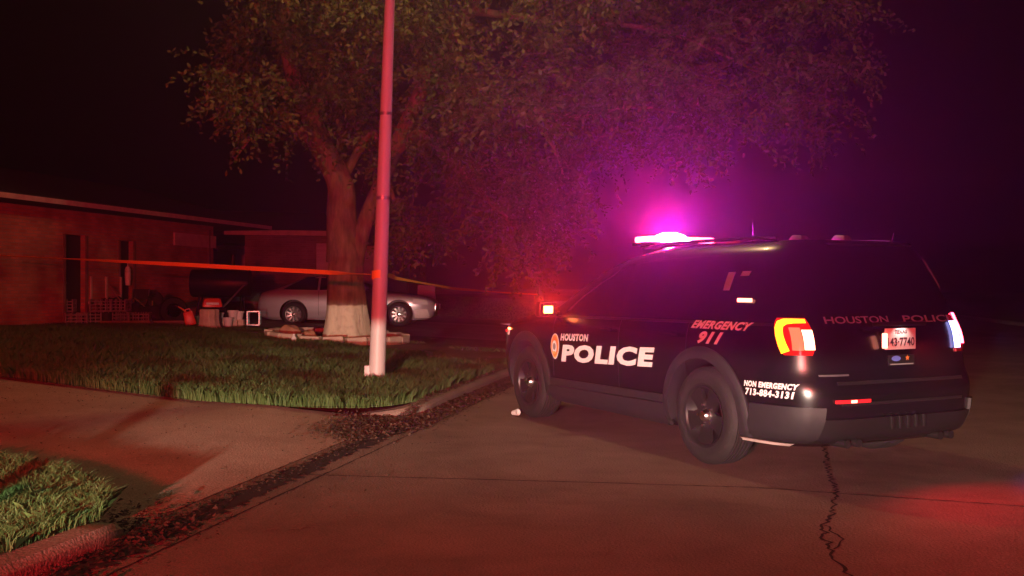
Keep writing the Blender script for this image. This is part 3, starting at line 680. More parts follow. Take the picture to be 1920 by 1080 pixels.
# roof light bar
bz = 1.815
lb = MB().box((1.55, -.03, bz-.02), (.30, 1.10, .03), bev=.01); lb.box((1.55, .45, 1.79), (.1, .08, .05)); lb.box((1.55, -.45, 1.79), (.1, .08, .05)); lbo = lb.build('light_bar', M['blackp'], suv)
MB().lathe([(.0, -.5), (.22, -.45), (.38, -.3), (.48, -.12), (.5, 0), (.48, .12), (.38, .3), (.22, .45), (0, .5)], 24, Matrix.Translation((1.55, .18, bz+.035)) @ Matrix.Diagonal((.27, .36, .125, 1))).build('centre_glare', M['e_white'], lbo)  # glowing dome added over the modules for the light bar's glare
for y, w, mm, hh in ((.42, .16, 'e_red', .06), (.19, .30, 'e_white', .05), (-.10, .28, 'e_red', .055), (-.40, .32, 'clear', .045)):
    MB().box((1.55, y, bz-.003+hh/2), (.29, w-.004, hh), bev=.022).build('light_module', M[mm], lbo)
for y_, k_ in ((.16, 'bar_blue'), (.30, 'bar_red')):      # the bar's reflectors throw little light downwards
    l_ = lamp('POINT', (1.55, y_, bz+.10), LP[k_][0], LP[k_][1], .04, suv)
    l_.data.use_nodes = True; n_ = l_.data.node_tree; tc_ = n_.nodes.new('ShaderNodeTexCoord'); sx_ = n_.nodes.new('ShaderNodeSeparateXYZ'); mr_ = n_.nodes.new('ShaderNodeMapRange')
    n_.links.new(tc_.outputs['Normal'], sx_.inputs[0]); n_.links.new(sx_.outputs['Z'], mr_.inputs[0]); n_.links.new(mr_.outputs[0], n_.nodes['Emission'].inputs['Strength'])
    mr_.inputs['From Min'].default_value = -.30; mr_.inputs['From Max'].default_value = .0; mr_.inputs['To Min'].default_value = .03
    mb_ = n_.nodes.new('ShaderNodeMapRange'); mb_.interpolation_type = 'SMOOTHSTEP'; n_.links.new(sx_.outputs['X'], mb_.inputs[0])
    mb_.inputs['From Min'].default_value = .5; mb_.inputs['From Max'].default_value = -.95; mb_.inputs['To Min'].default_value = .06; mb_.inputs['To Max'].default_value = 1
    mu_ = n_.nodes.new('ShaderNodeMath'); mu_.operation = 'MULTIPLY'; n_.links.new(mr_.outputs[0], mu_.inputs[0]); n_.links.new(mb_.outputs[0], mu_.inputs[1]); n_.links.new(mu_.outputs[0], n_.nodes['Emission'].inputs['Strength'])
# roof antennas
for x, y in ((-.25, .22), (-.38, -.10)):
    MB().box((x, y, 1.772), (.17, .10, .055), rot=Matrix.Rotation(R(-4), 3, 'Y'), bev=.014, taper=.62).build('roof_antenna', M['steel'], suv)
MB().tube([(.9, -.28, 1.74), (.9, -.28, 2.0)], [.003, .002], 6).build('whip_antenna', M['blackp'], suv)
MB().tube([(-.7, -.3, 1.71), (-.72, -.3, 1.80)], [.004, .003], 6).build('whip_antenna', M['blackp'], suv)
# underbody so nothing shows through
MB().box((1.45, 0, .34), (4.4, 1.2, .20)).build('underbody', M['blackp'], suv)

# the patrol car parked behind the photographer that lights the scene
twin = copy_tree(suv); twin.location = (-2.45, -6.95, 0); twin.rotation_euler = (0, 0, PI/2)
twin['label'] = 'second black police SUV behind the camera, nose towards the scene'; 

# unseen post added beside the verge to cast a shadow over the drive
spx, spy = -2.69, 3.5
MB().lathe([(0, 0), (.05, 0), (.05, .40), (.058, .41), (.058, .45), (0, .47)], 16).build('shadow_post', M['white'], None, loc=(spx, spy, .12))
tag(bpy.data.objects['shadow_post'], 'short white post added on the near verge, outside the picture, to cast a shadow', 'shadow post')

# ------------------------------------------------------------------ the grey sedan in the drive
sd = at(748, 605, 25.9); zs_ = h_at(sd.x, 25.9)+.03
sed = empty('sedan', (sd.x-2.66, 26.1, zs_), R(-1.5), 'silver grey sedan parked behind the big tree, nose to the street', 'car')
ssl = [(.18, -.75, 3.45, .78), (.25, -.98, 3.62, .86), (.40, -1.05, 3.68, .90), (.55, -1.06, 3.69, .915), (.66, -1.05, 3.66, .915), (.74, -1.03, 3.55, .905), (.82, -1.0, 3.25, .89), (.88, -.96, 2.75, .87), (.93, -.88, 2.3, .845), (.98, -.65, 2.1, .82),
       (1.06, -.4, 1.92, .78), (1.2, -.05, 1.6, .70), (1.32, .2, 1.3, .62), (1.38, .4, 1.1, .52), (1.42, .62, .9, .38)]
V, Fc, bvh, ring = make_body(ssl, 6)
body_object(V, Fc, [(0, .6, 1.2, .34, .375), (0, -1.2, -.6, .34, .375), (2.77, .6, 1.2, .34, .375), (2.77, -1.2, -.6, .34, .375)], [M['silver'], M['blackp']], sed)
C2 = Car(bvh, ring, sed)
for x in (0, 2.77):
    for sg in (1, -1): wheel(sed, x, sg*.80, .33, .21, sg, 'alloy', M['chrome'], M['steel'], 10)
for sg in (1, -1):
    C2.quad(C2.side, [(-.30, .985), (.62, .965), (.62, 1.33), (.28, 1.30)], 8, 6, .004, .008, sg=sg).build('side_window', M['glass'], sed)
    C2.quad(C2.side, [(.68, .965), (1.98, .965), (1.38, 1.27), (.68, 1.34)], 8, 6, .004, .008, sg=sg).build('side_window', M['glass'], sed)
    for xx in (.66, 1.85): C2.quad(C2.side, [(xx-.005, .3), (xx+.005, .3), (xx+.005, .95), (xx-.005, .95)], 2, 10, .003, .004, sg=sg).build('door_seam', M['blackp'], sed)
    C2.quad(C2.side, [(3.12, .60), (3.52, .58), (3.48, .70), (3.14, .74)], 6, 4, .006, .01, sg=sg).build('headlight', M['clear'], sed)
    C2.quad(C2.side, [(3.18, .24), (3.56, .24), (3.50, .47), (3.16, .45)], 6, 4, .012, .016, sg=sg).build('bumper_shine', M['white'], sed)  # white patch put in for light reflected on the bumper corner
    MB().box((1.92, sg*.93, 1.0), (.09, .15, .10), bev=.03).build('door_mirror', M['silver'], sed)
MB().box((3.70, -.2, .50), (.03, .9, .22), bev=.01).build('grille', M['chrome'], sed)
MB().box((3.70, .45, .52), (.03, .24, .13), bev=.01).build('front_plate', M['white'], sed)

# ------------------------------------------------------------------ houses
hw0 = Vector((-11, 20.6)); hdv = Vector((.256, 1)).normalized()
hs = empty('brick_house', (hw0.x, hw0.y, .5), math.atan2(hdv.y, hdv.x), 'long red brick house with a low dark roof beyond the yard', 'house')
# local: +x along the wall away from the camera, +y to the left (into the house); visible wall is y = 0
def wallpx(px):
    k = (px-960)/F; Y = (hw0.x-.256*hw0.y)/(k-.256); return (Y-hw0.y)/hdv.y
xe_ = wallpx(400); x_d0, x_d1 = wallpx(122), wallpx(160); x_n0, x_n1 = wallpx(225), wallpx(250)
HZ = 2.72
wl = MB()
def wseg(a, b, z0, z1): wl.box(((a+b)/2, .12, (z0+z1)/2), (b-a, .24, z1-z0))
wseg(-9, x_d0, -.2, HZ); wseg(x_d1, x_n0, -.2, HZ); wseg(x_n1, xe_, -.2, HZ); wseg(x_d0, x_d1, 2.15, HZ); wseg(x_n0, x_n1, 2.1, HZ)
wl.box((-9-.12, 4.5, 1.2), (.24, 9, 3.04)); wl.box((xe_+.12-.242, 4.5, 1.2), (.238, 8.5, 3.04))
wl.build('wall', M['brick'], hs, smooth=0)
dr = MB().box(((x_d0+x_d1)/2, .16, 1.0), (x_d1-x_d0-.02, .06, 2.28)).build('door', M['door'], hs)
MB().box((x_d0+.12, .10, 1.0), (.06, .05, .06), bev=.01).build('door_knob', M['steel'], dr)
MB().box(((x_n0+x_n1)/2, .16, 1.0), (x_n1-x_n0-.02, .05, 2.18)).build('door', M['door'], hs)
# window with sill between the doors
wx0, wx1 = wallpx(166), wallpx(222)
for a_, b_, h_ in ((x_d0, x_d1, 2.15), (x_n0, x_n1, 2.1)):
    for q_ in (a_-.035, b_+.035): MB().box((q_, -.012, h_/2), (.07, .04, h_)).build('door_frame', M['trim2'], hs)
for q_ in (x_n0-6, xe_-.3): MB().box((q_, -.04, 1.3), (.07, .06, 2.6), bev=.01).build('downpipe', M['trim2'], hs)
wn = MB().box(((wx0+wx1)/2, -.03, .86), (wx1-wx0, .06, .62)).build('window', M['brick'], hs)
MB().box(((wx0+wx1)/2, -.065, .52), (wx1-wx0+.1, .12, .06), bev=.01).build('sill', M['trim'], wn)
for u in (0, .5, 1): MB().box((wx0+(wx1-wx0)*u, -.075, .86), (.05, .03, .6)).build('frame', M['trim'], wn)
fa = MB().box(((xe_+2.4-9)/2-.1, -.62, HZ+.09), (xe_+2.6+9, .03, .11)).build('fascia', M['trim'], hs)
rf = MB(); a, b = -9.6, xe_+2.5
rf.add([(a, -.60, HZ+.17), (b, -.60, HZ+.17), (b, 9.6, HZ+.17), (a, 9.6, HZ+.17), (a, 4.5, HZ+1.5), (b, 4.5, HZ+1.5), (a, -.60, HZ+.03), (b, -.60, HZ+.03), (b, 9.6, HZ+.03), (a, 9.6, HZ+.03)],
       [(0, 1, 5, 4), (3, 4, 5, 2), (0, 4, 3), (1, 2, 5), (6, 7, 8, 9), (0, 6, 7, 1), (1, 7, 8, 2), (2, 8, 9, 3), (3, 9, 6, 0)])
rf.build('roof', M['shingle'], hs, smooth=0)
MB().box((wallpx(365), -.03, 2.25), (2.1, .05, .35)).build('wall_panel', M['trim'], hs)
# lean-to shaded wing wall at the far end facing the road
wing = empty('brick_garage', (-7.55, 32.6, .5), R(14), 'brown brick garage wing behind the grey sedan, dim', 'garage')
MB().box((0, .12, 1.2), (2.9, .24, 2.9)).box((1.33, 3, 1.2), (.238, 5.5, 2.89)).build('wall', M['brick2'], wing, smooth=0)
MB().box((-.3, -.5, 2.72), (3.6, .04, .17)).build('fascia', M['trim'], wing)
MB().box((1.15, -.02, 1.1), (.5, .05, 2.6)).build('siding_panel', M['siding'], wing)
MB().add([(-3.5, -.48, 2.80), (1.5, -.48, 2.80), (1.5, 6, 3.9), (-3.5, 6, 3.9), (-3.5, -.48, 2.66), (1.5, -.48, 2.66), (1.5, 6, 2.66), (-3.5, 6, 2.66)], [(0, 1, 2, 3), (4, 5, 6, 7), (0, 4, 5, 1), (1, 5, 6, 2), (2, 6, 7, 3), (3, 7, 4, 0)]).build('roof', M['shingle'], wing, smooth=0)
h3 = empty('siding_house', (-4.25, 40, .85), 0, 'pale blue-grey house corner glimpsed between the trunk, the light pole and foliage', 'house')
MB().box((-4, .12, 1.05), (8, .24, 2.2)).box((-.12, 4, 1.05), (.236, 7.6, 2.19)).build('wall', M['siding'], h3, smooth=0)
MB().box((-3.8, -.36, 2.2), (8.4, .04, .14)).build('fascia', M['trim'], h3)
MB().add([(-8.6, -.34, 2.27), (.4, -.34, 2.27), (.4, 8, 2.27), (-8.6, 8, 2.27), (-8.6, 4, 3.4), (.4, 4, 3.4), (-8.6, -.34, 2.14), (.4, -.34, 2.14), (.4, 8, 2.14), (-8.6, 8, 2.14)], [(0, 1, 5, 4), (2, 3, 4, 5), (0, 4, 3), (1, 2, 5), (6, 7, 8, 9), (0, 6, 7, 1), (1, 7, 8, 2), (2, 8, 9, 3), (3, 9, 6, 0)]).build('roof', M['shingle'], h3, smooth=0)
MB().box((-.25, -.02, 1.0), (.05, .05, 2.1)).build('downpipe', M['trim'], h3)

# ------------------------------------------------------------------ the big tree
tx, ty_ = at(650, 600, 20).x, 20.0; tz = h_at(tx, ty_)
tree = empty('oak_tree', (tx, ty_, tz), 0, 'large spreading oak with thick forked trunk inside a ring of stones', 'tree')
def TL(px, py, Y=20): return at(px, py, Y)-Vector((tx, ty_, tz))
tr = MB()
def limb(pts, rad, n=14): 
    P = [Vector(p) for p in pts]; Q = []; Rr = []
    for i in range(len(P)-1):
        for k in range(6):
            u = k/6; p0, p1, p2, p3 = P[max(i-1, 0)], P[i], P[i+1], P[min(i+2, len(P)-1)]
            Q.append(.5*((2*p1)+(p2-p0)*u+(2*p0-5*p1+4*p2-p3)*u*u+(3*p1-3*p2+p3-p0)*u**3)); Rr.append(rad[i]*(1-u)+rad[i+1]*u)
    Q.append(P[-1]); Rr.append(rad[-1]); tr.tube(Q, Rr, n)
b0 = len(tr.v)
limb([(0, 0, -.2), (0, 0, .12), (0, 0, .6), (-.02, 0, 1.1), (-.02, 0, 1.6), (-.05, 0, 2.0)], [.60, .49, .41, .38, .36, .32], 40)
for i in range(b0, len(tr.v)):                       # buttressed, ribbed trunk
    x, y, z = tr.v[i]; a = math.atan2(y, x); k = 1+.07*math.sin(5*a+1+z*.8)*max(.35, 1-z*.4)+.03*math.sin(11*a+z*3); tr.v[i] = (x*k, y*k, z)
limb([TL(644, 490), TL(640, 400), TL(638, 345), TL(612, 290), TL(578, 210), TL(540, 110), TL(520, -40)], [.36, .31, .28, .25, .19, .14, .08])
limb([TL(660, 520), TL(680, 430), TL(708, 360), TL(745, 270, 19.6), TL(800, 150, 19.2), TL(880, 20, 19), TL(950, -120, 19)], [.19, .17, .16, .155, .14, .10, .06])
limb([TL(735, 290, 19.7), TL(790, 250, 19.2), TL(840, 300, 18.8), TL(900, 360, 18.5), TL(960, 420, 18.2), TL(990, 470, 18)], [.13, .10, .075, .06, .04, .015], 8)
limb([TL(800, 150, 19.2), TL(900, 170, 18.8), TL(1050, 220, 18.4), TL(1180, 200, 18.4), TL(1290, 215, 18.3)], [.12, .08, .055, .035, .01], 8)
limb([TL(880, 20, 19), TL(1050, 40, 19), TL(1250, 60, 19), TL(1450, 150, 19)], [.09, .06, .04, .015], 8)
limb([TL(640, 345), TL(700, 250, 20.5), TL(740, 380, 20), TL(785, 440, 19.5)], [.10, .08, .05, .015], 8)
limb([TL(610, 285), TL(540, 240, 20.5), TL(480, 250, 21), TL(440, 300, 21)], [.12, .08, .05, .015], 8)
limb([TL(980, 190, 18.6), TL(1040, 280, 18.4), TL(1060, 350, 18.2)], [.06, .04, .01], 6)
limb([TL(580, 210), TL(690, 120, 20), TL(780, 30, 20.5), TL(820, -80, 20)], [.10, .09, .07, .04], 8)
bkm = M['bark'].copy(); n_, l_ = bkm.node_tree.nodes, bkm.node_tree.links; b_ = n_['Principled BSDF']; src_ = b_.inputs['Base Color'].links[0].from_socket   # pale cream foot of the trunk
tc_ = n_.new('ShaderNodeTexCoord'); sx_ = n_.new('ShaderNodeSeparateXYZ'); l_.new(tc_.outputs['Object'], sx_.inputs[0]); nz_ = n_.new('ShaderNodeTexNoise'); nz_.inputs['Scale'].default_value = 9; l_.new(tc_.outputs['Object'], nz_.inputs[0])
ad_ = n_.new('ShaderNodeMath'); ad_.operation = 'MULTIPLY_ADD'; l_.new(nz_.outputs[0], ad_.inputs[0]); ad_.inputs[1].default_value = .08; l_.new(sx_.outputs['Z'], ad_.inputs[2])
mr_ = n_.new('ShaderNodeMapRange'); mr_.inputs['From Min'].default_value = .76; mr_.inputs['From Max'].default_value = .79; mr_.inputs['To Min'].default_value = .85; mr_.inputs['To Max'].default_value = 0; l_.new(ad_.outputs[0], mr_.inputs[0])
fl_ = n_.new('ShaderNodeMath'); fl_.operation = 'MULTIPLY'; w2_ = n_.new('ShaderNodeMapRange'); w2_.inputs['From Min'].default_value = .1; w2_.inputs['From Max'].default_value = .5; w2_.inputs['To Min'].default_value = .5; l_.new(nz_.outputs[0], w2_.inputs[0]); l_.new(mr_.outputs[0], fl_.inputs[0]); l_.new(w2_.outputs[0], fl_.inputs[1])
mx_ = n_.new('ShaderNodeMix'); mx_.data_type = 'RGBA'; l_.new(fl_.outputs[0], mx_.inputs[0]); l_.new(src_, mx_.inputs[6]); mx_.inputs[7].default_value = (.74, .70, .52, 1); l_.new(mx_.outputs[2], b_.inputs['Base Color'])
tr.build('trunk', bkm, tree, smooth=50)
# foliage: sprigs of leaf-sized faces inside many uneven clumps
low = [(430, 260), (480, 330), (560, 330), (600, 270), (660, 260), (720, 330), (760, 430), (800, 455), (830, 320), (880, 330), (930, 440), (985, 490), (1040, 440), (1080, 350), (1200, 330), (1330, 340), (1450, 350), (1540, 300), (1600, 180)]
clumps = []
lx = [p[0] for p in low]; ly = [p[1] for p in low]
while len(clumps) < 290:
    px = random.uniform(430, 1600); lo = np.interp(px, lx, ly); py = random.uniform(-170, lo-70)
    if math.sin(px*.023+py*.008+1)*math.cos(py*.026-px*.007) > .28: continue
    if random.random() < .35*(px > 1300): continue
    if px < 600 and random.random() < .4: continue
    edge = (lo-py); Y = random.uniform(16.4, 22.0) if edge > 120 else random.uniform(17.8, 19.8)
    if 565 < px < 735 and py > 170: Y = random.uniform(20.6, 22.5)
    if py > 230 and 590 < px < 680: continue
    clumps.append((px, py, Y, random.uniform(22, 62)))
for px, py, Y, r in ((790, 420, 19.3, 28), (775, 390, 19.4, 32), (800, 440, 19.2, 22), (760, 440, 19.3, 18), (975, 470, 18.1, 26), (950, 430, 18.3, 30), (1000, 430, 18.1, 34), (1040, 400, 18, 34), (1030, 360, 18, 40), (1060, 330, 18.1, 35), (990, 390, 18.2, 34), (920, 380, 18.4, 20), (965, 485, 18, 14),
                     (1045, 290, 18.2, 34), (850, 300, 18.8, 22), (880, 340, 18.6, 18)):
    for _ in range(2): clumps.append((px, py, Y, r))
LV = []; 
for px, py, Y, r in clumps:
    c = np.array(TL(px, py, Y)); rw = r/F*Y; ns = int(13*(r/40)**1.3)+4
    for _ in range(ns):
        q = rng.normal(0, 1, 3); q /= np.linalg.norm(q); q *= rng.random()**.4; p = c+q*rw*np.array([1.35, 1.1, .8])
        d = np.array([q[0]*.9, q[1]*.9, -.35+q[2]*.3])+rng.normal(0, .25, 3); d /= np.linalg.norm(d)
        L = rng.uniform(.35, .85); k = int(L*36)
        u = (np.arange(k)+.5)/k; base_ = p+np.outer(u*L, d)+np.outer(u*u*L, [0, 0, -.3]); base_ += rng.normal(0, .022, (k, 3))
        ax = rng.normal(0, 1, (k, 3))+d*1.1; ax /= np.linalg.norm(ax, axis=1)[:, None]
        sx_ = np.cross(ax, rng.normal(0, 1, (k, 3))); sx_ /= np.linalg.norm(sx_, axis=1)[:, None]
        ll = rng.uniform(.06, .14, k)[:, None]; ww = ll*.24
        LV.append(np.stack([base_, base_+ax*ll*.5+sx_*ww, base_+ax*ll, base_+ax*ll*.5-sx_*ww], 1).reshape(-1, 3))
LV = np.concatenate(LV); fast_mesh('crown', LV, 4, M['leaf'], tree)
print('leaf faces', len(LV)//4)

# thin far tree where the tape ends
ft = at(1010, 562, 40); zf = h_at(ft.x, 40)
ft_ = empty('thin_tree', (ft.x, 40, zf), 0, 'slim far tree trunk at the end of the caution tape', 'tree')
MB().tube([(0, 0, -.1), (.02, 0, .8), (-.05, 0, 1.8), (.1, 0, 3.2), (.0, 0, 4.6)], [.22, .16, .14, .11, .05], 12).build('trunk', M['bark'], ft_)
n_ = 5000; q = rng.normal(0, 1, (n_, 3)); q /= np.linalg.norm(q, axis=1)[:, None]; q *= (rng.random(n_)**.4)[:, None]; cc = q*np.array([2.6, 2.4, 1.7])+np.array([0, 0, 5.2])+np.sin(q*7)*.3
a_ = rng.normal(0, 1, (n_, 3)); b_ = rng.normal(0, 1, (n_, 3)); LV = np.stack([cc, cc+a_*.07+b_*.03, cc+a_*.14, cc+a_*.07-b_*.03], 1).reshape(-1, 3)
fast_mesh('crown', LV, 4, M['leaf'], ft_)

# ring of edging stones round the trunk
nb = 20; cxr, cyr, rr_ = at(634, 600, 20.1).x, 20.1, 1.40
stones = []
for k in range(nb):
    a = 2*PI*k/nb+.12; x, y = cxr+rr_*math.cos(a), cyr+rr_*math.sin(a)*1.05
    L = rr_*2*PI/nb*random.uniform(.84, .96)
    b = MB().box((0, 0, .08), (L, .17, .17+random.uniform(-.02, .02)), bev=.018)
    for i in range(len(b.v)): b.v[i] = tuple(c+random.uniform(-.007, .007) for c in b.v[i])
    o = b.build('edging_stone', M['stone'], None, smooth=0, loc=(x, y, h_at(x, y)-.01)); o.rotation_euler = (random.uniform(-.05, .05), random.uniform(-.05, .05), a+PI/2+random.uniform(-.06, .06))
    stones.append(o)
ORD = 'first second third fourth fifth sixth seventh eighth ninth tenth eleventh'.split()
for side_, sel in (('front', [o for o in stones if o.location.y < cyr]), ('back', [o for o in stones if o.location.y >= cyr])):
    for i, o in enumerate(sorted(sel, key=lambda o: o.location.x)): tag(o, '%s pale stone block from the left along the %s of the tree ring' % (ORD[i], side_), 'edging stone', 'stone blocks ringing the tree')

# ------------------------------------------------------------------ things in the yard
def yard(px, py, Y): p = at(px, py, Y); return Vector((p.x, Y, h_at(p.x, Y)+.0))
def thing(name, px, Y, rz, label, cat, group=None, dz=0):
    x = (px-960)/F*Y; return empty(name, (x, Y, h_at(x, Y)+dz), rz, label, cat, group)
# wire / slatted crates
def crate(mb, L, w, h, bar=.025):
    for z in np.arange(.02, h, h/4): 
        for sy in (-1, 1): mb.box((0, sy*w/2, z), (L, bar, bar))
        for sx in (-1, 1): mb.box((sx*L/2, 0, z), (bar, w, bar))
    for x in frange(-L/2, L/2, 5):
        for sy in (-1, 1): mb.box((x, sy*(w/2+.012), h/2), (bar*.9, bar*.6, h))
    for y in frange(-w/2, w/2, 4):
        for sx in (-1, 1): mb.box((sx*(L/2+.012), y, h/2), (bar*.6, bar*.9, h))
    mb.box((0, 0, .012), (L, w, .02)); return mb
cr = crate(MB(), .45, .34, .30).build('crate', M['greyp'], None, smooth=0)
tag(cr, 'first grey slatted crate from the orange can, in the front row of yard clutter', 'crate', 'slatted crates in the yard')
cl = ['grey slatted crate at the end of the clutter row nearest the pale bucket', 'grey slatted crate below the tall narrow doorway', 'grey slatted crate standing tilted between two others', 'grey slatted crate below the pink tub',
      'grey slatted crate under the end of the workbench', 'grey slatted crate stacked on another crate']
for i, (px, Y, a, dz) in enumerate(((262, 22.9, .2, 0), (236, 22.8, -.3, 0), (205, 23.0, .1, 0), (168, 22.7, .5, 0), (120, 22.8, -.1, 0), (190, 23.0, .3, .31))):
    o = cr if i == 0 else cr.copy()
    if i: COL.objects.link(o)
    x = (px-960)/F*Y; o.location = (x, Y, h_at(x, Y)+dz); o.rotation_euler = (0, .12 if i == 2 else 0, a); o['label'] = cl[i]
more = [(40, 22.9, .1, 0, 'grey slatted crate near the picture edge, by the dark rubbish bag'), (66, 23.1, -.4, 0, 'grey slatted crate tipped under the workbench end'), (145, 22.5, .3, 0, 'grey slatted crate standing foremost in the yard clutter'),
        (222, 23.1, .0, .31, 'grey slatted crate balanced on top beneath the narrow doorway'), (120, 22.85, .2, .31, 'grey slatted crate stacked on the one at the workbench end'), (284, 24.3, .5, 0, 'grey slatted crate behind the pale bucket')]
for i, (px, Y, a, dz, lb_) in enumerate(more):
    o = cr.copy(); COL.objects.link(o); x = (px-960)/F*Y; o.location = (x, Y, h_at(x, Y)+dz); o.rotation_euler = (0, .2 if i == 1 else 0, a); o['label'] = lb_
def chair(px, Y, rz, label):
    t = thing('folding_chair', px, Y, rz, label, 'chair', 'folding chairs in the yard')
    MB().box((0, 0, .43), (.42, .40, .03), bev=.01).build('seat', M['dark'], t); MB().box((0, .20, .72), (.42, .03, .26), rot=Matrix.Rotation(-.15, 3, 'X'), bev=.01).build('backrest', M['dark'], t)
    for sx in (-1, 1):
        MB().tube([(sx*.2, -.2, 0), (sx*.2, .22, .86)], .013, 6).build('leg', M['steel'], t); MB().tube([(sx*.18, .2, 0), (sx*.18, -.15, .43)], .013, 6).build('leg', M['steel'], t)
chair(60, 23.6, .4, 'dark folding chair at the left end of the yard clutter'); chair(172, 24.1, -.5, 'dark folding chair in front of the wide dark door'); chair(262, 24.4, .2, 'dark folding chair beside the narrow doorway')
def planks(px, Y, rz, label):
    mb = MB()
    for k in range(5): mb.box((random.uniform(-.05, .05), (k % 2)*.16-.08, .02+.035*(k//2)), (1.3, .14, .03), rot=Matrix.Rotation(random.uniform(-.1, .1), 3, 'Z'))
    tag(mb.build('plank_pile', M['wood'], None, smooth=0, loc=((px-960)/F*Y, Y, h_at((px-960)/F*Y, Y))), label, 'planks', 'plank piles').rotation_euler = (0, 0, rz)
planks(90, 22.6, .15, 'low pile of planks lying at the front of the clutter'); planks(240, 22.5, -.2, 'low pile of planks beside the front crates'); planks(300, 22.7, .4, 'low pile of planks before the old tyre')
# workbench with a covered heap
wb = thing('workbench', 105, 24.0, R(5), 'dark low workbench in front of the brick wall, heaped with covered things', 'workbench')
MB().box((0, 0, .60), (2.3, .7, .06)).build('top', M['wood'], wb)
for sx in (-1, 1):
    for sy in (-1, 1): MB().box((sx*1.05, sy*.28, .285), (.08, .08, .57)).build('leg', M['wood'], wb)
def blob(name, px, Y, dz, size, m, label, cat, seed=0, group=None, squash=.8):
    rnd = random.Random(seed); bm = bmesh.new(); bmesh.ops.create_icosphere(bm, subdivisions=3, radius=1)
    ph = [rnd.uniform(0, 6) for _ in range(6)]
    for v in bm.verts:
        c = v.co; k = 1+.16*math.sin(3*c.x+ph[0])*math.cos(4*c.y+ph[1])+.10*math.sin(7*c.z+ph[2]+5*c.x)+.05*math.sin(13*c.x+9*c.y+ph[3])
        v.co = Vector((c.x*size[0]*k, c.y*size[1]*k, max(c.z*k, -squash)*size[2]+size[2]*squash))
    x = (px-960)/F*Y; mb = MB().add([v.co for v in bm.verts], [[v.index for v in f.verts] for f in bm.faces]); bm.free()
    o = mb.build(name, m, None, smooth=60, loc=(x, Y, h_at(x, Y)+dz)); return tag(o, label, cat, group)
blob('tarp_heap', 75, 24.0, .63, (.62, .3, .22), M['dark'], 'black tarpaulin bundled on the workbench', 'tarpaulin', 3)
blob('rubbish_bag', 130, 24.1, .63, (.3, .26, .16), M['dark'], 'dark rubbish bag on the workbench beside the tarpaulin', 'rubbish bag', 4)
blob('rubbish_bag', 214, 23.7, 0, (.34, .3, .36), M['dark'], 'large dark rubbish bag below the tall narrow doorway', 'rubbish bag', 5)
blob('rubbish_bag', 185, 23.9, 0, (.36, .3, .40), M['dark'], 'dark rubbish bag leaning on the one below the doorway', 'rubbish bag', 6)
blob('rubbish_bag', 252, 23.6, 0, (.30, .25, .26), M['dark'], 'low dark rubbish bag beside the pale bucket', 'rubbish bag', 8)
blob('rubbish_bag', 28, 23.4, 0, (.5, .3, .28), M['dark'], 'dark rubbish bag at the picture edge before the brick wall', 'rubbish bag', 9)
def lathe_thing(name, px, Y, prof, m, label, cat, group=None, dz=0, rot=None, n=20):
    o = MB().lathe(prof, n).build(name, m, None, loc=((px-960)/F*Y, Y, h_at((px-960)/F*Y, Y)+dz)); 
    if rot: o.rotation_euler = rot
    return tag(o, label, cat, group)
lathe_thing('tub', 140, 23.6, [(0, 0), (.17, 0), (.22, .16), (.24, .17), (.22, .17), (.16, .03), (0, .02)], M['pinkp'], 'pink plastic tub on a cardboard box in the yard', 'tub', dz=.52)
bx = thing('cardboard_box', 138, 23.6, .2, 'brown cardboard box under the pink tub', 'box')
MB().box((0, 0, .24), (.62, .42, .48), bev=.01).build('carton', M['card'], bx); MB().box((0, -.03, .49), (.62, .2, .012), rot=Matrix.Rotation(.08, 3, 'X')).build('flap', M['card'], bx)
bx = thing('cardboard_box', 100, 23.1, -.15, 'worn cardboard box on the ground below the workbench', 'box')
MB().box((0, 0, .17), (.50, .38, .34), bev=.01).build('carton', M['card'], bx); MB().box((.1, .05, .355), (.4, .36, .012), rot=Matrix.Rotation(-.1, 3, 'Y')).build('flap', M['card'], bx)
lathe_thing('bucket', 286, 23.4, [(0, 0), (.12, 0), (.15, .24), (.16, .25), (.145, .25), (.11, .02), (0, .02)], M['white'], 'pale plastic bucket standing on a block before the brick wall', 'bucket', dz=.10)
tag(MB().box((0, 0, .06), (.45, .3, .12), bev=.01).build('paving_block', M['stone'], None, loc=(( 286-960)/F*23.4, 23.4, h_at((286-960)/F*23.4, 23.4)-.02)), 'flat stone block under the pale bucket', 'stone block')
rk_ = thing('shelf_rack', 62, 24.3, .1, 'open metal shelf rack full of dark odds and ends by the wall', 'shelf rack')
for sx in (-1, 1):
    for sy in (-1, 1): MB().box((sx*.55, sy*.2, .6), (.04, .04, 1.2)).build('post', M['steel'], rk_)
for z in (.15, .6, 1.1): MB().box((0, 0, z), (1.1, .42, .03)).build('shelf', M['dark'], rk_)
for i in range(16):
    px = random.uniform(15, 300); Y = random.uniform(22.7, 24.4); k = random.uniform(.8, 1.9)
    lathe_thing('flower_pot', px, Y, [(0, 0), (.08*k, 0), (.11*k, .17*k), (.125*k, .17*k), (.125*k, .21*k), (.1*k, .21*k), (0, .18*k)], M['dark'] if i % 3 else M['terra'], ('black flower pot lost in the jumble before the brick wall', 'brown clay flower pot in the jumble before the brick wall')[i % 3 == 0], 'flower pot', ('black flower pots in the jumble', 'clay flower pots in the jumble')[i % 3 == 0])
for i in range(9):
    px = random.uniform(20, 300); Y = random.uniform(23.3, 24.5)
    blob('rubbish_bag', px, Y, 0, (random.uniform(.2, .4), .25, random.uniform(.2, .42)), M['dark'], 'dim rubbish bag among the pots before the brick wall', 'rubbish bag', 30+i, 'rubbish bags in the jumble')
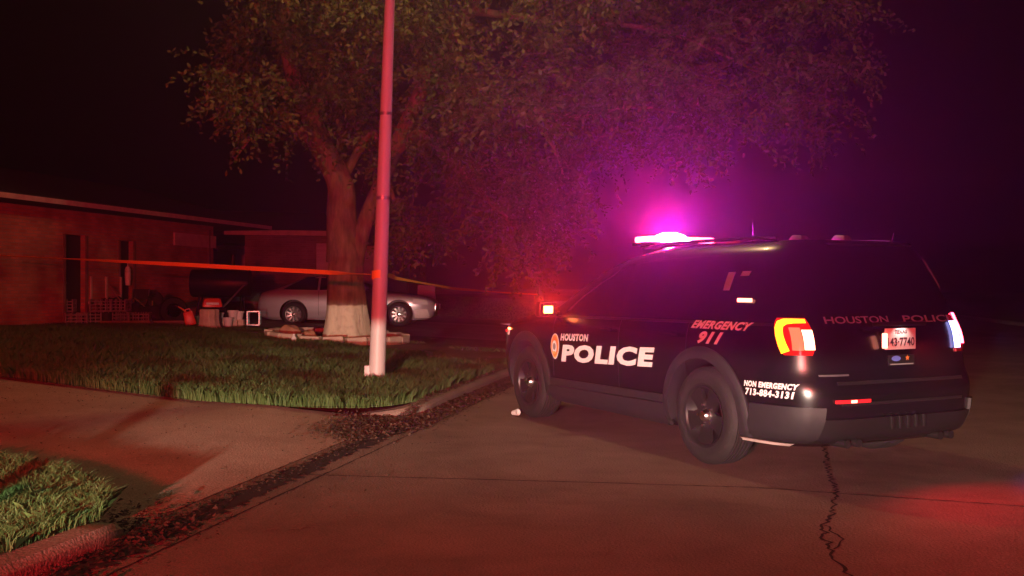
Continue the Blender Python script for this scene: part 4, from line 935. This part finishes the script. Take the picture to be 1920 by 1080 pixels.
for i in range(8):
    px = random.uniform(60, 300); Y = random.uniform(23, 24.3); x = (px-960)/F*Y; h_ = random.uniform(.5, 1.0)
    o = MB().tube([(0, 0, 0), (random.uniform(-.15, .15), .05, h_*.6), (random.uniform(-.3, .3), .08, h_)], .018, 6).build('stick', M['wood'], None, loc=(x, Y, h_at(x, Y))); tag(o, 'thin stick poking up out of the jumble before the wall', 'stick', 'sticks in the jumble')
# orange fuel can with spout
fc = thing('fuel_can', 357, 22.6, .3, 'bright orange-red fuel can tilted beside the tree stump', 'fuel can')
fc.rotation_euler = (0, R(-14), .3)
MB().box((.02, 0, .17), (.26, .18, .34), bev=.04, taper=.85).build('can_body', M['redp'], fc)
MB().tube([(-.02, 0, .34), (-.08, 0, .42), (-.16, 0, .50)], [.025, .02, .014], 8).build('spout', M['orange'], fc)
MB().tube([(.08, 0, .34), (.08, 0, .39), (-.02, 0, .39), (-.02, 0, .34)], .014, 6).build('handle', M['redp'], fc)
tyre = MB(); tyre.lathe([(.17, -.09), (.30, -.10), (.33, -.05), (.33, .05), (.30, .10), (.17, .09), (.17, -.09)], 28)
o = tyre.build('old_tyre', M['rubber'], None, loc=((325-960)/F*23, 23, h_at((325-960)/F*23, 23)+.33)); o.rotation_euler = (R(82), 0, .5); tag(o, 'old dark tyre leaning upright next to the fuel can', 'tyre')
# push mower-like machine: red hood over wheels
mw = thing('lawn_mower', 398, 23.6, .35, 'red and white lawn mower in shadow behind the tree stump', 'lawn mower')
MB().box((0, 0, .52), (.52, .36, .24), bev=.08, taper=.75).build('hood', M['redp'], mw); MB().box((0, -.19, .50), (.30, .03, .06), bev=.01).build('badge_strip', M['white'], mw)
MB().box((0, 0, .30), (.62, .42, .16), bev=.03).build('deck', M['blackp'], mw)
for sx in (-1, 1):
    for sy in (-1, 1): MB().lathe([(0, -.03), (.14, -.03), (.15, 0), (.14, .03), (0, .03)], 20, Matrix.Translation((sx*.26, sy*.24, .15)) @ Matrix.Rotation(PI/2, 4, 'X')).build('wheel', M['rubber'], mw)
MB().tube([(.25, -.15, .4), (.75, -.15, .95), (.75, .15, .95), (.25, .15, .4)], .014, 6).build('handle', M['steel'], mw)
# barbecue barrel
bq = thing('barbecue', 415, 25.2, .1, 'black barrel barbecue standing behind the mower', 'barbecue')
MB().lathe([(0, -.75), (.34, -.75), (.36, -.72), (.36, .72), (.34, .75), (0, .75)], 28, Matrix.Translation((0, 0, 1.0)) @ Matrix.Rotation(PI/2, 4, 'Y')).build('barrel', M['blackp'], bq)
for sx in (-1, 1):
    for sy in (-1, 1): MB().tube([(sx*.6, sy*.3, 0), (sx*.5, sy*.15, .8)], .025, 6).build('leg', M['blackp'], bq)
MB().tube([(.3, 0, 1.3), (.3, 0, 1.75)], .05, 10).build('chimney', M['blackp'], bq)
# stump
stp = MB(); stp.lathe([(0, 0), (.27, 0), (.22, .08), (.20, .25), (.205, .42), (.19, .44), (0, .445)], 26)
for i in range(len(stp.v)):
    x, y, z = stp.v[i]; a = math.atan2(y, x); k = 1+.07*math.sin(4*a)+.05*math.sin(9*a+1); stp.v[i] = (x*k, y*k, z)
so = stp.build('tree_stump', M['stone'], None, loc=((393-960)/F*22.2, 22.2, h_at((393-960)/F*22.2, 22.2)-.02)); tag(so, 'short pale tree stump on the bare dirt', 'tree stump')
lathe_thing('flower_pot', 372, 22.9, [(0, 0), (.08, 0), (.12, .18), (.135, .18), (.135, .22), (.1, .22), (0, .2)], M['greenp'], 'dark green flower pot between fuel can and stump', 'flower pot')
for i, (px, Y, s_, dz, lb_) in enumerate(((413, 22.9, .8, .16, 'white flower pot standing just beside the stump, raised'), (428, 22.8, 1.1, 0, 'lower white flower pot in front of the white pots'), (437, 23.1, 1.2, .14, 'tallest white flower pot in the middle of the cluster'), (449, 23.2, 1.0, .16, 'white flower pot nearest the metal stand'))):
    o = lathe_thing('flower_pot', px, Y, [(0, 0), (.07*s_, 0), (.10*s_, .16*s_), (.115*s_, .16*s_), (.115*s_, .2*s_), (.09*s_, .2*s_), (0, .18*s_)], M['white'], lb_, 'flower pot', 'white flower pots by the stump', dz)
    if dz: tag(MB().box((0, 0, dz/2), (.24, .2, dz), bev=.006).build('brick_pile', M['stone'], None, loc=(o.location.x, Y, o.location.z-dz)), 'small stone block under the '+('raised white pot nearest the stump', '', 'tallest white pot of the cluster', 'white pot nearest the metal stand')[i], 'stone block')
# metal stand
ms = thing('metal_stand', 476, 23.4, .15, 'thin grey metal frame stand beside the sedan', 'stand')
f_ = MB()
for sx in (-1, 1):
    for sy in (-1, 1): f_.box((sx*.14, sy*.14, .18), (.02, .02, .36))
for z in (.03, .36):
    for s_ in (-1, 1): f_.box((0, s_*.14, z), (.30, .02, .02)); f_.box((s_*.14, 0, z), (.02, .30, .02))
f_.build('frame', M['steel'], ms, smooth=0)
# wall lantern by the narrow doorway
wlx = wallpx(232); p = Vector((hw0.x, hw0.y, 0))+Vector((hdv.x, hdv.y, 0))*wlx+Vector((hdv.y, -hdv.x, 0))*.12
ln = empty('hanging_lantern', (p.x, p.y, 1.72), 0, 'pale narrow lantern hanging by the tall narrow doorway', 'lantern')
MB().lathe([(0, -.28), (.06, -.27), (.075, -.1), (.075, .12), (.05, .2), (0, .22)], 12).build('shade', M['white'], ln); MB().tube([(0, 0, .2), (0, 0, .36)], .012, 6).build('hook', M['white'], ln)
# little things near the ring and the wheel
lathe_thing('bottle', 551, 18.3, [(0, 0), (.045, 0), (.05, .02), (.05, .12), (.02, .17), (.02, .2), (0, .2)], M['white'], 'small white bottle on the grass edge by the stone ring', 'bottle')
rk = blob('stone', 578, 19.4, 0, (.16, .12, .12), M['terra'], 'reddish rough stone beside the tree trunk inside the ring', 'stone', 12)
blob('stone', 545, 20.4, 0, (.22, .14, .14), M['terra'], 'rough reddish stone behind the ring on the far side of the trunk', 'stone', 14)
g = G(962, 780); lt = MB(); lt.lathe([(0, 0), (.025, 0), (.035, .09), (.03, .09), (.02, .01), (0, .01)], 12)
o = lt.build('paper_cup', M['white'], None, loc=(g[0], g[1], .035)); o.rotation_euler = (R(80), .2, .6); tag(o, 'crushed paper cup on the road by the front tyre', 'cup')
for px, py, Y, w in ((752, 531, 34, .45), (800, 541, 33, .6)):
    x = (px-960)/F*Y; z = CH-(py-540)/F*Y; hh = z+.12-h_at(x, Y)
    tag(MB().box((0, 0, hh/2), (w, .3, hh), bev=.02).build('planter_wall', M['siding'], None, loc=(x, Y, h_at(x, Y))), 'pale low planter block behind the sedan '+('windscreen' if px < 780 else 'bonnet'), 'planter')

# ------------------------------------------------------------------ haze: night air lit by the lamps
hz = MB().box((0, 60, 9.4), (320, 200, 19.6+1.2)).build('haze', M['dark'], None, smooth=0); hz['kind'] = 'stuff'; hz['label'] = 'thin night haze lit by the flashing lamps'; hz['category'] = 'haze'
hm = bpy.data.materials.new('haze'); hm.use_nodes = True; hm.node_tree.nodes.remove(hm.node_tree.nodes['Principled BSDF'])
pv = hm.node_tree.nodes.new('ShaderNodeVolumePrincipled'); pv.inputs['Color'].default_value = (.9, .9, .92, 1); pv.inputs['Density'].default_value = LP['haze']; pv.inputs['Anisotropy'].default_value = LP['g']
hm.node_tree.links.new(pv.outputs[0], hm.node_tree.nodes['Material Output'].inputs['Volume']); hz.data.materials.clear(); hz.data.materials.append(hm)
